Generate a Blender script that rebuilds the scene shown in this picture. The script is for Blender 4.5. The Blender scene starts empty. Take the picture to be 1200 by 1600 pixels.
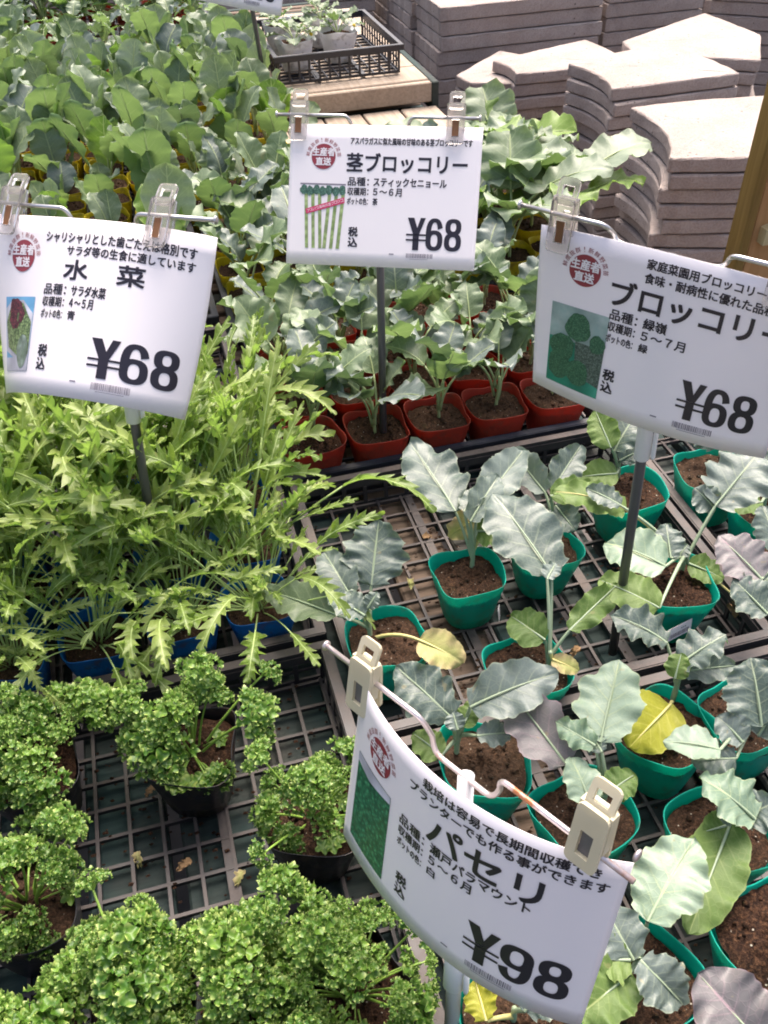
import bpy, bmesh, math, random
import numpy as np
from mathutils import Vector, Matrix
from math import sin, cos, pi, radians, sqrt, atan2

S = bpy.context.scene
COL = S.collection
rnd = random.Random(7)

# ------------------------------------------------------------------ camera
F, TH, ROLL, CH = 1440.0, radians(40.9), .035, .95
def cam_axes():
    fw = np.array([0, cos(TH), -sin(TH)]); rt = np.array([1., 0, 0]); up = np.cross(rt, fw)
    c, s = cos(ROLL), sin(ROLL)
    R = np.array([c*rt - s*up, s*rt + c*up, fw])
    d = R.T @ np.array([-530., 1230., F]); yaw = atan2(d[0], d[1])
    W = np.array([[cos(yaw), -sin(yaw), 0], [sin(yaw), cos(yaw), 0], [0, 0, 1]])
    return R @ W.T
RC = cam_axes()
CP = np.array([0, 0, CH])
def at(x, y, z=0.):
    """the world point at height z seen at photo pixel (x, y)"""
    r = RC.T @ np.array([x-600., -(y-800.), F]); t = (z-CH)/r[2]
    return Vector((CP + t*r).tolist())
cam = bpy.data.objects.new('camera', bpy.data.cameras.new('camera')); COL.objects.link(cam)
cam.data.sensor_width = 36; cam.data.lens = F/1600*36; cam.data.clip_start = .02; cam.data.clip_end = 300
M = Matrix([list(RC[0]), list(RC[1]), list(-RC[2])]).transposed().to_4x4(); M.translation = Vector((0, 0, CH))
cam.matrix_world = M
S.camera = cam

# ------------------------------------------------------------------ light
SUN_EL, SUN_AZ = radians(62), radians(60)     # azimuth measured from +x towards +y
w = bpy.data.worlds.new('World'); S.world = w; w.use_nodes = True
nt = w.node_tree; nt.nodes.clear()
sky = nt.nodes.new('ShaderNodeTexSky'); sky.sky_type = 'NISHITA'; sky.sun_disc = False
sky.sun_elevation = SUN_EL; sky.sun_rotation = pi/2 - SUN_AZ; sky.dust_density = 9.0; sky.air_density = 1.0; sky.ozone_density = .6
bg = nt.nodes.new('ShaderNodeBackground'); bg.inputs[1].default_value = .14
wo = nt.nodes.new('ShaderNodeOutputWorld')
nt.links.new(sky.outputs[0], bg.inputs[0]); nt.links.new(bg.outputs[0], wo.inputs[0])
sl = bpy.data.lights.new('sun', 'SUN'); sl.energy = 2.2; sl.angle = radians(48); sl.color = (1, .92, .86)
so = bpy.data.objects.new('sun', sl); COL.objects.link(so)
so.rotation_euler = Vector((cos(SUN_AZ)*cos(SUN_EL), sin(SUN_AZ)*cos(SUN_EL), sin(SUN_EL))).to_track_quat('Z', 'Y').to_euler()
S.view_settings.view_transform = 'Standard'; S.view_settings.look = 'None'
S.view_settings.exposure = 1.22; S.view_settings.gamma = 1.0
S.view_settings.use_curve_mapping = False
S.cycles.max_bounces = 6; S.cycles.transparent_max_bounces = 8
S.cycles.filter_width = 1.9

# ------------------------------------------------------------------ materials
class N:
    def __init__(s, name, rough=.5, spec=.5, **kw):
        s.m = bpy.data.materials.new(name); s.m.use_nodes = True; s.t = s.m.node_tree
        s.b = s.t.nodes['Principled BSDF']; s.out = s.t.nodes['Material Output']
        s.b.inputs['Roughness'].default_value = rough; s.b.inputs['Specular IOR Level'].default_value = spec
        for k, v in kw.items(): s.b.inputs[k].default_value = v
    def n(s, typ, **kw):
        x = s.t.nodes.new('ShaderNode'+typ)
        for k, v in kw.items():
            if k[0] == 'i' and k[1:].isdigit(): s.plug(v, x.inputs[int(k[1:])])
            else: setattr(x, k, v)
        return x
    def plug(s, v, sock):
        if hasattr(v, 'is_output'): s.t.links.new(v, sock)
        elif hasattr(v, 'outputs'): s.t.links.new(v.outputs[0], sock)
        else: sock.default_value = v
    def math(s, op, a, b=0., c=0.):
        return s.n('Math', operation=op, i0=a, i1=b, i2=c).outputs[0]
    def co(s, kind='Object'): return s.n('TexCoord').outputs[kind]
    def noise(s, scale, detail=4, co=None, rough=.55, dist=0.):
        x = s.n('TexNoise'); x.inputs['Scale'].default_value = scale; x.inputs['Detail'].default_value = detail
        x.inputs['Roughness'].default_value = rough; x.inputs['Distortion'].default_value = dist
        s.t.links.new(co or s.co(), x.inputs['Vector']); return x.outputs[0]
    def ramp(s, fac, stops):
        x = s.n('ValToRGB'); e = x.color_ramp.elements
        while len(e) < len(stops): e.new(.5)
        for i, (p, c) in enumerate(stops): e[i].position = p; e[i].color = c if len(c) == 4 else (*c, 1)
        s.t.links.new(fac, x.inputs[0]); return x.outputs[0]
    def mix(s, f, a, b):
        x = s.n('Mix', data_type='RGBA')
        s.plug(f, x.inputs[0])
        for v, k in ((a, 6), (b, 7)):
            if isinstance(v, tuple) and len(v) == 3: v = (*v, 1)
            s.plug(v, x.inputs[k])
        return x.outputs[2]
    def base(s, c):
        if isinstance(c, tuple): s.b.inputs['Base Color'].default_value = (*c, 1) if len(c) == 3 else c
        else: s.t.links.new(c, s.b.inputs['Base Color'])
        return s
    def bump(s, h, strength=.3, dist=.001):
        x = s.n('Bump'); x.inputs['Strength'].default_value = strength; x.inputs['Distance'].default_value = dist
        s.t.links.new(h, x.inputs['Height']); s.t.links.new(x.outputs[0], s.b.inputs['Normal']); return s
    def translucent(s, col, f):
        tr = s.n('BsdfTranslucent'); s.plug(col, tr.inputs[0])
        mx = s.n('MixShader', i0=f); s.t.links.new(s.b.outputs[0], mx.inputs[1]); s.t.links.new(tr.outputs[0], mx.inputs[2])
        s.t.links.new(mx.outputs[0], s.out.inputs[0]); return s

def leaf_mat(name, dark, light, vein, back, nveins=7, rough=.42, spec=.5, yellow=None, trans=.22, slope=1.6, veinw=.06):
    m = N(name, rough, spec)
    uv = m.n('TexCoord').outputs['UV']; sp = m.n('SeparateXYZ', i0=uv)
    s = m.math('ABSOLUTE', m.math('MULTIPLY_ADD', sp.outputs[0], 2., -1.))
    nz = m.noise(55, 3); nb = m.noise(14, 3)
    q = m.math('SUBTRACT', m.math('MULTIPLY', sp.outputs[1], float(nveins)), m.math('MULTIPLY', s, slope))
    q = m.math('ADD', q, m.math('MULTIPLY', m.noise(30, 2), .25))
    fr = m.math('ABSOLUTE', m.math('SUBTRACT', m.math('FRACT', q), .5))
    side = m.math('MULTIPLY', m.math('GREATER_THAN', fr, .5-veinw), m.math('SUBTRACT', .85, s))
    mid = m.math('LESS_THAN', s, .035)
    vm = m.math('MAXIMUM', m.math('MULTIPLY', side, .55), mid); vm = m.math('MAXIMUM', vm, 0.)
    oi = m.n('ObjectInfo').outputs['Random']
    f = m.math('ADD', m.math('MULTIPLY', nb, .9), m.math('MULTIPLY_ADD', oi, .6, -.3))
    c = m.mix(m.ramp(f, [(.3, (0, 0, 0)), (.75, (1, 1, 1))]), dark, light)
    if yellow: c = m.mix(m.ramp(m.math('ADD', m.noise(18, 3), m.math('MULTIPLY', s, .15)), [(.45, (0, 0, 0)), (.68, (1, 1, 1))]), c, yellow)
    c = m.mix(m.math('MULTIPLY', nz, .25), c, tuple(x*.6 for x in dark))
    c = m.mix(vm, c, vein)
    vo = m.n('TexVoronoi', feature='DISTANCE_TO_EDGE'); vo.inputs['Scale'].default_value = 150; m.t.links.new(m.co(), vo.inputs[0])
    ter = m.ramp(vo.outputs[0], [(.0, (1, 1, 1)), (.10, (0, 0, 0))])
    c = m.mix(m.math('MULTIPLY', ter, .16), c, vein)
    sp_ = m.math('GREATER_THAN', m.noise(75, 2, dist=.4), .715); c = m.mix(m.math('MULTIPLY', sp_, .45), c, (.30, .25, .12))
    blm = m.ramp(m.noise(9, 5, rough=.65), [(.42, (0, 0, 0)), (.62, (.3, .3, .3))]); c = m.mix(blm, c, tuple(min(1, x*1.15+.02) for x in light))
    edge = m.ramp(s, [(.93, (0, 0, 0)), (1., (.5, .5, .5))])
    c = m.mix(edge, c, vein)
    geo = m.n('NewGeometry').outputs['Backfacing']
    c = m.mix(geo, c, m.mix(m.math('MULTIPLY', vm, .6), back, vein))
    m.base(c); m.bump(m.math('ADD', m.math('MULTIPLY', nz, .7), m.math('ADD', m.math('MULTIPLY', ter, .3), vm)), .35, .001)
    m.translucent(m.mix(.5, c, (light[0]*1.1, light[1]*1.35, light[2]*.45)), trans)
    return m.m

MT = {}
MT['broc'] = leaf_mat('glaucous_leaf', (.085, .122, .108), (.19, .235, .22), (.36, .41, .28), (.12, .2, .09), 6, .4, .55)
MT['broc_purple'] = leaf_mat('purplish_leaf', (.12, .115, .118), (.20, .19, .195), (.32, .22, .25), (.25, .2, .22), 6, .45, .4, trans=.1)
MT['broc_pale'] = leaf_mat('pale_mint_leaf', (.17, .26, .18), (.30, .39, .30), (.45, .52, .28), (.2, .32, .14), 6, .4, .5)
MT['broc_green'] = leaf_mat('green_leaf_underside', (.10, .175, .045), (.19, .28, .08), (.34, .41, .16), (.2, .3, .12), 6, .5, .35, trans=.35)
MT['yellow'] = leaf_mat('yellowed_leaf', (.33, .34, .03), (.50, .46, .05), (.62, .6, .15), (.5, .5, .1), 5, .5, .4, trans=.3)
MT['senescent'] = leaf_mat('withering_leaf', (.40, .42, .14), (.5, .47, .2), (.6, .58, .25), (.5, .45, .2), 5, .55, .3, yellow=(.55, .33, .25), trans=.25)
MT['stick'] = leaf_mat('stem_broccoli_leaf', (.085, .14, .065), (.20, .26, .165), (.36, .43, .24), (.16, .26, .10), 6, .42, .5)
MT['cab'] = leaf_mat('cabbage_leaf', (.11, .16, .09), (.265, .325, .25), (.38, .46, .28), (.17, .27, .10), 6, .42, .5, trans=.3)
MT['bright'] = leaf_mat('fresh_green_leaf', (.085, .17, .028), (.20, .31, .07), (.46, .55, .22), (.18, .3, .08), 6, .45, .4, trans=.35)
MT['miz'] = leaf_mat('mizuna_leaf', (.125, .205, .03), (.34, .42, .125), (.55, .65, .3), (.22, .36, .10), 9, .38, .5, trans=.4, veinw=.03)
MT['pepper'] = leaf_mat('lance_leaf', (.10, .2, .05), (.2, .32, .10), (.4, .5, .2), (.2, .3, .1), 7, .35, .5, trans=.3)
def flat(name, col, rough=.5, spec=.5, var=.15, sc=40, bmp=.0, **kw):
    m = N(name, rough, spec, **kw); nz = m.noise(sc, 4)
    m.base(m.mix(m.math('MULTIPLY', nz, var*2), col, tuple(c*.55 for c in col)))
    if bmp: m.bump(m.noise(sc*4, 3), bmp, .001)
    return m.m
MT['petiole'] = flat('petiole', (.34, .42, .20), .45, var=.15)
MT['petiole_blue'] = flat('petiole_glaucous', (.30, .38, .25), .45, var=.15)
MT['petiole_yellow'] = flat('petiole_yellow', (.62, .55, .22), .5, var=.15)
MT['petiole_miz'] = flat('petiole_mizuna', (.42, .55, .20), .4, var=.1)
MT['petiole_par'] = flat('petiole_parsley', (.22, .36, .06), .4, var=.1)
MT['dry'] = flat('dry_brown_leaf', (.30, .19, .10), .8, .2, var=.4)
def pot_mat(name, col, tcol, f=.3, rough=.45):
    m = N(name, rough, .45); nz = m.noise(60, 5); n2 = m.noise(9, 3)
    c = m.mix(m.ramp(nz, [(.56, (0, 0, 0)), (.70, (.8, .8, .8))]), col, (.10, .065, .045))
    gz = m.n('SeparateXYZ', i0=m.co()).outputs[2]; mud = m.math('MULTIPLY', m.ramp(gz, [(.0, (1, 1, 1)), (.045, (0, 0, 0))]), m.ramp(m.noise(45, 5, rough=.7), [(.42, (0, 0, 0)), (.6, (.8, .8, .8))])); c = m.mix(mud, c, (.09, .06, .04))
    c = m.mix(m.math('MULTIPLY', n2, .3), c, tuple(x*.6 for x in col))
    m.base(c); m.translucent(tcol, f); return m.m
MT['teal'] = pot_mat('teal_plastic', (.0, .42, .33), (.0, .75, .58, 1), .36)
MT['red'] = pot_mat('brown_red_plastic', (.40, .05, .03), (.75, .12, .05, 1), .32)
MT['yel'] = pot_mat('yellow_plastic', (.60, .50, .02), (.9, .75, .03, 1), .3)
MT['blue'] = pot_mat('blue_plastic', (.012, .17, .50), (.0, .3, .75, 1), .3)
MT['black'] = pot_mat('black_plastic', (.014, .014, .02), (.02, .02, .03, 1), .03, .35)
MT['white'] = pot_mat('white_plastic', (.86, .85, .87), (.9, .9, .92, 1), .3)
def soil_mat():
    m = N('potting_soil', .9, .2); a = m.noise(330, 5, rough=.7); b = m.noise(90, 3)
    c = m.ramp(a, [(.36, (.006, .003, .002)), (.5, (.035, .016, .010)), (.64, (.12, .058, .03)), (.78, (.32, .2, .12))])
    c = m.mix(m.math('MULTIPLY', b, .4), c, (.018, .008, .005))
    vr = m.n('TexVoronoi'); vr.inputs['Scale'].default_value = 130; m.t.links.new(m.co(), vr.inputs[0])
    c = m.mix(m.math('LESS_THAN', vr.outputs[0], .10), c, (.55, .5, .42))
    oi = m.n('ObjectInfo').outputs['Random']; c = m.mix(m.math('MULTIPLY', oi, .5), c, m.mix(a, (.02, .01, .006), (.20, .13, .08)))
    gm = m.ramp(m.noise(28, 4), [(.6, (0, 0, 0)), (.7, (.5, .5, .5))]); c = m.mix(m.math('MULTIPLY', gm, oi), c, (.07, .09, .02))
    m.base(c); m.bump(a, 1., .004); return m.m
MT['soil'] = soil_mat()
def tray_mat(name, dust, amt):
    m = N(name, .45, .5); up = m.n('SeparateXYZ', i0=m.n('NewGeometry').outputs['Normal']).outputs[2]
    d = m.math('MULTIPLY', m.ramp(m.noise(26, 6, rough=.7), [(.35, (.15, .15, .15)), (.65, (1, 1, 1))]), m.math('MULTIPLY_ADD', m.math('MAXIMUM', up, 0.), amt, amt*.35))
    m.base(m.mix(d, (.016, .017, .023), dust)); m.bump(m.noise(200, 3), .2, .0005); 
    m.t.links.new(m.math('MULTIPLY_ADD', d, .5, .4), m.b.inputs['Roughness']); return m.m
MT['tray'] = tray_mat('dusty_black_plastic', (.14, .105, .09), .38)
MT['tray_dusty'] = tray_mat('very_dusty_black_plastic', (.17, .135, .12), .6)
MT['tray_clean'] = tray_mat('clean_dark_plastic', (.08, .09, .13), .3)
def wood_mat(name, a, b, sc=(2, 30, 30), grime=.4):
    m = N(name, .75, .25); mp = m.n('Mapping'); mp.inputs['Scale'].default_value = sc
    m.t.links.new(m.co(), mp.inputs[0]); g = m.noise(3, 8, co=mp.outputs[0], rough=.65, dist=.6); gr = m.noise(6, 5)
    c = m.mix(m.ramp(g, [(.35, (0, 0, 0)), (.65, (1, 1, 1))]), a, b)
    c = m.mix(m.math('MULTIPLY', m.ramp(gr, [(.4, (0, 0, 0)), (.7, (1, 1, 1))]), grime), c, (.07, .055, .045))
    m.base(c); m.bump(g, .5, .002); return m.m
MT['plank_green'] = wood_mat('green_painted_wood', (.008, .024, .026), (.022, .045, .043), grime=.6)
MT['plank_brown'] = wood_mat('weathered_brown_wood', (.10, .07, .05), (.19, .135, .10), grime=.4)
MT['plank_tan'] = wood_mat('pale_tan_wood', (.30, .235, .18), (.42, .34, .27), (30, 2, 30), .25)
MT['post_dark'] = wood_mat('dark_post_side', (.22, .125, .032), (.30, .18, .05), (30, 30, 2), .15)  # side board toned darker than the orange face board
MT['post_light'] = wood_mat('orange_wood', (.42, .21, .08), (.54, .29, .13), (14, 30, 2), .1)
MT['post_pale'] = wood_mat('pale_cut_wood', (.52, .40, .2), (.6, .48, .27), (30, 30, 2), .1)
def paver_mat(name='pinkish_concrete', groove=False):
    m = N(name, .88, .25); a = m.noise(7, 5); b = m.noise(160, 4, rough=.7); oi = m.n('ObjectInfo').outputs['Random']
    c = m.mix(m.ramp(a, [(.35, (0, 0, 0)), (.7, (1, 1, 1))]), (.39, .33, .305), (.49, .43, .405))
    c = m.mix(m.math('MULTIPLY', oi, .35), c, (.31, .245, .22))
    c = m.mix(m.math('MULTIPLY', m.ramp(b, [(.45, (0, 0, 0)), (.6, (1, 1, 1))]), .35), c, (.2, .16, .145))
    vr = m.n('TexVoronoi'); vr.inputs['Scale'].default_value = 34; m.t.links.new(m.co(), vr.inputs[0])
    pit = m.math('MULTIPLY', m.math('LESS_THAN', vr.outputs[0], .13), m.math('GREATER_THAN', m.noise(22, 2), .56))
    c = m.mix(m.math('MULTIPLY', pit, .8), c, (.10, .08, .08))
    st = m.ramp(m.noise(2.6, 6, rough=.7, dist=.8), [(.52, (0, 0, 0)), (.7, (.55, .55, .55))]); c = m.mix(st, c, (.26, .20, .175))
    m.base(c)
    m.bump(m.math('SUBTRACT', m.math('ADD', m.math('MULTIPLY', b, 1.6), a), pit), 1., .0035); return m.m
MT['paver'] = paver_mat()
MT['steel'] = flat('galvanised_steel', (.62, .60, .60), .28, .5, var=.25, sc=90, Metallic=.9)
def rusty():
    m = N('rusting_steel', .35, .5, Metallic=.8); r = m.ramp(m.noise(28, 5), [(.56, (0, 0, 0)), (.66, (1, 1, 1))])
    m.base(m.mix(r, (.68, .60, .60), (.30, .11, .04))); m.t.links.new(m.math('MULTIPLY_ADD', r, -.7, .85), m.b.inputs['Metallic']); return m.m
MT['rusty'] = rusty()
MT['pole'] = flat('grey_pole', (.11, .105, .115), .35, .5, var=.2, sc=30, Metallic=.3)
MT['pole_white'] = flat('white_pole', (.62, .62, .64), .4, .5, var=.1)
MT['sleeve'] = flat('white_sleeve', (.72, .72, .76), .35, .5, var=.05)
m = N('laminated_card', .3, .5); m.base(m.mix(m.noise(5, 3), (.87, .82, .85), (.89, .845, .875))); m.bump(m.noise(6, 2), .08, .004)
m.translucent((.8, .77, .8, 1), .12); MT['card'] = m.m
MT['ink'] = flat('dark_ink', (.018, .014, .024), .35, .5, var=.2)
MT['inkgrey'] = flat('grey_ink', (.22, .2, .24), .4, var=.1)
MT['redink'] = flat('dark_red_ink', (.27, .035, .05), .35, .5, var=.1)
m = N('clear_acrylic', .12, .5); m.base((.97, .93, .90)); m.b.inputs['Transmission Weight'].default_value = .93; m.b.inputs['IOR'].default_value = 1.35; MT['clear'] = m.m
m = N('yellowed_plastic', .35, .5); m.base(m.mix(m.noise(30, 3), (.66, .60, .42), (.74, .70, .56))); m.translucent((.75, .68, .5, 1), .3); MT['cream'] = m.m
MT['rust'] = flat('rusty_spring', (.20, .085, .03), .6, var=.4, sc=200)
MT['greyspring'] = flat('grey_spring', (.19, .18, .19), .4, var=.2, Metallic=.4)
MT['ground'] = flat('ground_concrete', (.16, .145, .14), .9, .2, var=.35, sc=3, bmp=.4)
def pic(name, a, b, sc, lo=.4, hi=.6, det=4, vor=False):
    m = N(name, .35, .5); v = m.n('TexVoronoi'); v.inputs['Scale'].default_value = sc*1.6; m.t.links.new(m.co(), v.inputs[0])
    c = m.mix(m.ramp(m.noise(sc, det, rough=.7), [(lo, (0, 0, 0)), (hi, (1, 1, 1))]), a, b)
    c = m.mix(m.ramp(v.outputs[0], [(.15, (0, 0, 0)), (.8, (.75, .75, .75))]), c, tuple(x*.45 for x in a))
    if vor: c = m.mix(m.ramp(v.outputs[0], [(.0, (.7, .7, .7)), (.3, (0, 0, 0))]), c, tuple(min(1, x*1.9) for x in b))
    m.base(c); return m.m
MT['p_green'] = pic('print_parsley_green', (.015, .11, .06), (.05, .26, .13), 160, vor=True)
MT['p_sky'] = pic('print_blue', (.16, .42, .70), (.2, .5, .75), 20)
MT['p_plate'] = pic('print_plate', (.55, .55, .66), (.66, .66, .74), 30)
MT['p_noodle'] = pic('print_salad', (.08, .14, .05), (.28, .38, .16), 240, vor=True)
MT['p_meat'] = pic('print_dark_red', (.05, .012, .02), (.22, .04, .06), 300, vor=True)
MT['p_glass'] = pic('print_glass', (.15, .21, .15), (.30, .37, .33), 70)
MT['p_head'] = pic('print_broccoli_head', (.035, .12, .07), (.08, .21, .12), 420, vor=True)
MT['p_fade'] = pic('print_grey_green', (.30, .42, .40), (.42, .50, .48), 25)
MT['p_teal'] = pic('print_teal', (.02, .25, .16), (.06, .34, .24), 25)
MT['p_hatch'] = pic('print_dark_leaves', (.05, .08, .07), (.20, .26, .22), 500)
MT['p_stalk'] = pic('print_pale_stalk', (.27, .38, .13), (.42, .52, .24), 90)
MT['p_crown'] = pic('print_crown', (.05, .13, .09), (.12, .24, .18), 300, vor=True)
MT['p_mag'] = flat('print_magenta', (.55, .03, .12), .35, var=.05)
m = N('parsley_leaf', .4, .5)
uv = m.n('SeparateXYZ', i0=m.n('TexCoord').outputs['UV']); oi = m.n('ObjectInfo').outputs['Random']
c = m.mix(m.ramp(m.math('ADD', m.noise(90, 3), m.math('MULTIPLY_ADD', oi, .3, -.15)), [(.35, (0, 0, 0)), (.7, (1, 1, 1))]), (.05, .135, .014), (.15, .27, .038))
c = m.mix(m.ramp(uv.outputs[0], [(.3, (0, 0, 0)), (.9, (1, 1, 1))]), c, (.46, .55, .17))  # pale leaf edges, with lit highlights on raised frills painted into the colour
geo = m.n('NewGeometry').outputs['Backfacing']; c = m.mix(m.math('MULTIPLY', geo, .4), c, (.26, .40, .14))
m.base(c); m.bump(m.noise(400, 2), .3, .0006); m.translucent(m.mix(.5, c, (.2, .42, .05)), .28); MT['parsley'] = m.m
MT['petal'] = flat('white_petal', (.8, .8, .76), .5, var=.05)
MT['stamen'] = flat('yellow_stamen', (.7, .5, .05), .6)

# ------------------------------------------------------------------ helpers
def mk(name, V, Fc, mats, fm=None, uv=None, smooth=True):
    me = bpy.data.meshes.new(name); me.from_pydata([tuple(map(float, v)) for v in V], [], [tuple(f) for f in Fc])
    for k in (mats if isinstance(mats, (list, tuple)) else [mats]): me.materials.append(MT[k] if isinstance(k, str) else k)
    if fm is not None: me.polygons.foreach_set('material_index', list(fm))
    if smooth: me.polygons.foreach_set('use_smooth', [True]*len(me.polygons))
    if uv is not None:
        ul = me.uv_layers.new(name='UVMap'); a = np.array(uv, dtype=np.float32)
        li = np.empty(len(me.loops), dtype=np.int32); me.loops.foreach_get('vertex_index', li)
        ul.data.foreach_set('uv', a[li].ravel())
    me.update(); return me
def ob(name, me, parent=None, loc=None, rot=None, scale=None):
    o = bpy.data.objects.new(name, me); COL.objects.link(o)
    if parent is not None: o.parent = parent
    if loc is not None: o.location = loc
    if rot is not None: o.rotation_euler = rot
    if scale is not None: o.scale = scale if hasattr(scale, '__len__') else (scale,)*3
    return o
def tag(o, label=None, cat=None, group=None, kind=None):
    for k, v in (('label', label), ('category', cat), ('group', group), ('kind', kind)):
        if v: o[k] = v
    return o
def empty(name, loc, label, cat, group=None, rz=0):
    o = bpy.data.objects.new(name, None); COL.objects.link(o); o.empty_display_size = .02
    o.location = loc; o.rotation_euler = (0, 0, rz); return tag(o, label, cat, group)
class MB:
    def __init__(s): s.V = []; s.F = []; s.fm = []; s.uv = []
    def add(s, V, Fc, mi=0, uv=None):
        b = len(s.V); s.V += [tuple(v) for v in V]; s.F += [tuple(b+i for i in f) for f in Fc]; s.fm += [mi]*len(Fc)
        s.uv += list(uv) if uv is not None else [(0., 0.)]*len(V)
    def box(s, x0, y0, z0, x1, y1, z1, mi=0):
        V = [(x, y, z) for z in (z0, z1) for y in (y0, y1) for x in (x0, x1)]
        s.add(V, [(0, 2, 3, 1), (4, 5, 7, 6), (0, 1, 5, 4), (2, 6, 7, 3), (0, 4, 6, 2), (1, 3, 7, 5)], mi)
    def tube(s, pts, rad, n=8, mi=0, cap=True):
        pts = [Vector(p) for p in pts]; rad = rad if hasattr(rad, '__len__') else [rad]*len(pts)
        V = []; Fc = []; T0 = (pts[1]-pts[0]).normalized(); up = Vector((0, 0, 1)) if abs(T0.z) < .9 else Vector((1, 0, 0))
        A = T0.cross(up).normalized()
        for i, p in enumerate(pts):
            T = (pts[min(i+1, len(pts)-1)]-pts[max(i-1, 0)]).normalized()
            A = (A - T*A.dot(T)).normalized(); B = T.cross(A)
            for k in range(n):
                a = 2*pi*k/n; V.append(p + (A*cos(a)+B*sin(a))*rad[i])
        for i in range(len(pts)-1):
            for k in range(n): Fc.append((i*n+k, i*n+(k+1) % n, (i+1)*n+(k+1) % n, (i+1)*n+k))
        if cap: Fc.append(tuple(range(n-1, -1, -1))); Fc.append(tuple((len(pts)-1)*n+k for k in range(n)))
        s.add(V, Fc, mi)
    def mesh(s, name, mats, smooth=True): return mk(name, s.V, s.F, mats, s.fm, s.uv, smooth)
def bez(a, b, c, n=8):
    a, b, c = Vector(a), Vector(b), Vector(c)
    return [a*(1-t)**2 + b*2*t*(1-t) + c*t*t for t in [i/n for i in range(n+1)]]

# ------------------------------------------------------------------ ground, bench
me = mk('ground', [(-40, -40, -.55), (40, -40, -.55), (40, 60, -.55), (-40, 60, -.55)], [(0, 1, 2, 3)], 'ground')
tag(ob('ground', me), kind='structure')

def beam_mesh(name, x0, y0, z0, x1, y1, z1, mat, bev=.003):
    bm = bmesh.new(); bmesh.ops.create_cube(bm, size=1)
    for v in bm.verts: v.co = Vector(((x0+x1)/2+v.co.x*(x1-x0), (y0+y1)/2+v.co.y*(y1-y0), (z0+z1)/2+v.co.z*(z1-z0)))
    bmesh.ops.bevel(bm, geom=bm.edges[:], offset=bev, segments=1, affect='EDGES')
    me = bpy.data.meshes.new(name); bm.to_mesh(me); bm.free(); me.materials.append(MT[mat]); return me
def bench(label, x0, x1, y0, y1, ztop, along, widths, gap, mats, legs=True, cross=()):
    t = empty('display_bench', (x0, y0, -.55), label, 'bench')
    o = Vector((x0, y0, -.55)); r = random.Random(len(label))
    p = x0 if along == 'y' else y0; end = x1 if along == 'y' else y1; i = 0
    while p < end-.02:
        wd = min(widths[i % len(widths)], end-p); mt = mats[i % len(mats)]; dz = r.uniform(-.003, 0)
        if along == 'y': me = beam_mesh('plank', p-x0, 0, ztop-.02+.55+dz, p+wd-x0, y1-y0, ztop+.55+dz, mt)
        else: me = beam_mesh('plank', 0, p-y0, ztop-.02+.55+dz, x1-x0, p+wd-y0, ztop+.55+dz, mt)
        ob('plank', me, t); p += wd+gap; i += 1
    for y in cross:
        ob('cross_beam', beam_mesh('cross_beam', 0, y-y0, ztop-.1+.55, x1-x0, y-y0+.09, ztop-.024+.55, 'plank_green'), t)
    for x in (x0+.03, x1-.09):
        for y in (y0+.02, y1-.08):
            ob('leg', beam_mesh('leg', x-x0, y-y0, 0, x-x0+.06, y-y0+.06, ztop-.101+.55, 'plank_green'), t)
    return t
G, B_ = 'plank_green', 'plank_brown'
bench('low display bench of green painted planks under the front trays', -1.0, 1.25, -.3, 1.27, -.004, 'y', [.10, .085, .12, .09], .014, [G, G, G, G, G, B_], cross=(-.3, .4, 1.1))
bench('low planked bench behind it under the yellow and red pots', -1.0, .93, 1.29, 4.5, -.004, 'x', [.035], .016, [B_, B_, G], cross=())
bench('tan planked table under the far black crate with a dark green corner', .43, .90, 2.80, 3.75, .12, 'x', [.14], .004, ['plank_tan'], cross=())
t = empty('pallet', (.33, 2.2, 0), 'low tan wooden pallet in front of the far table, between the leaves', 'pallet')
for i in range(5): ob('plank', beam_mesh('plank', i*.118, 0, .03, i*.118+.112, .57, .05, 'plank_tan'), t)
for y in (.02, .27, .52): ob('bearer', beam_mesh('bearer', 0, y, .0, .584, y+.05, .028, 'plank_brown'), t)
for a, b, nm in ((Vector((.28, 2.774, .03)), Vector((.90, 2.796, .112)), 'edge_board'), (Vector((.903, 2.774, .03)), Vector((.925, 3.75, .112)), 'edge_board')):
    pass
te = empty('edge_rail', (.42, 2.774, .0), 'edge rail of the tan table, tan in front and dark green at the right', 'rail')
ob('edge_board', beam_mesh('edge_board', 0, 0, .06, .482, .022, .116, 'plank_tan'), te)
ob('edge_board', beam_mesh('edge_board', .483, .0, .03, .505, .97, .116, 'plank_green'), te)

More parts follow.
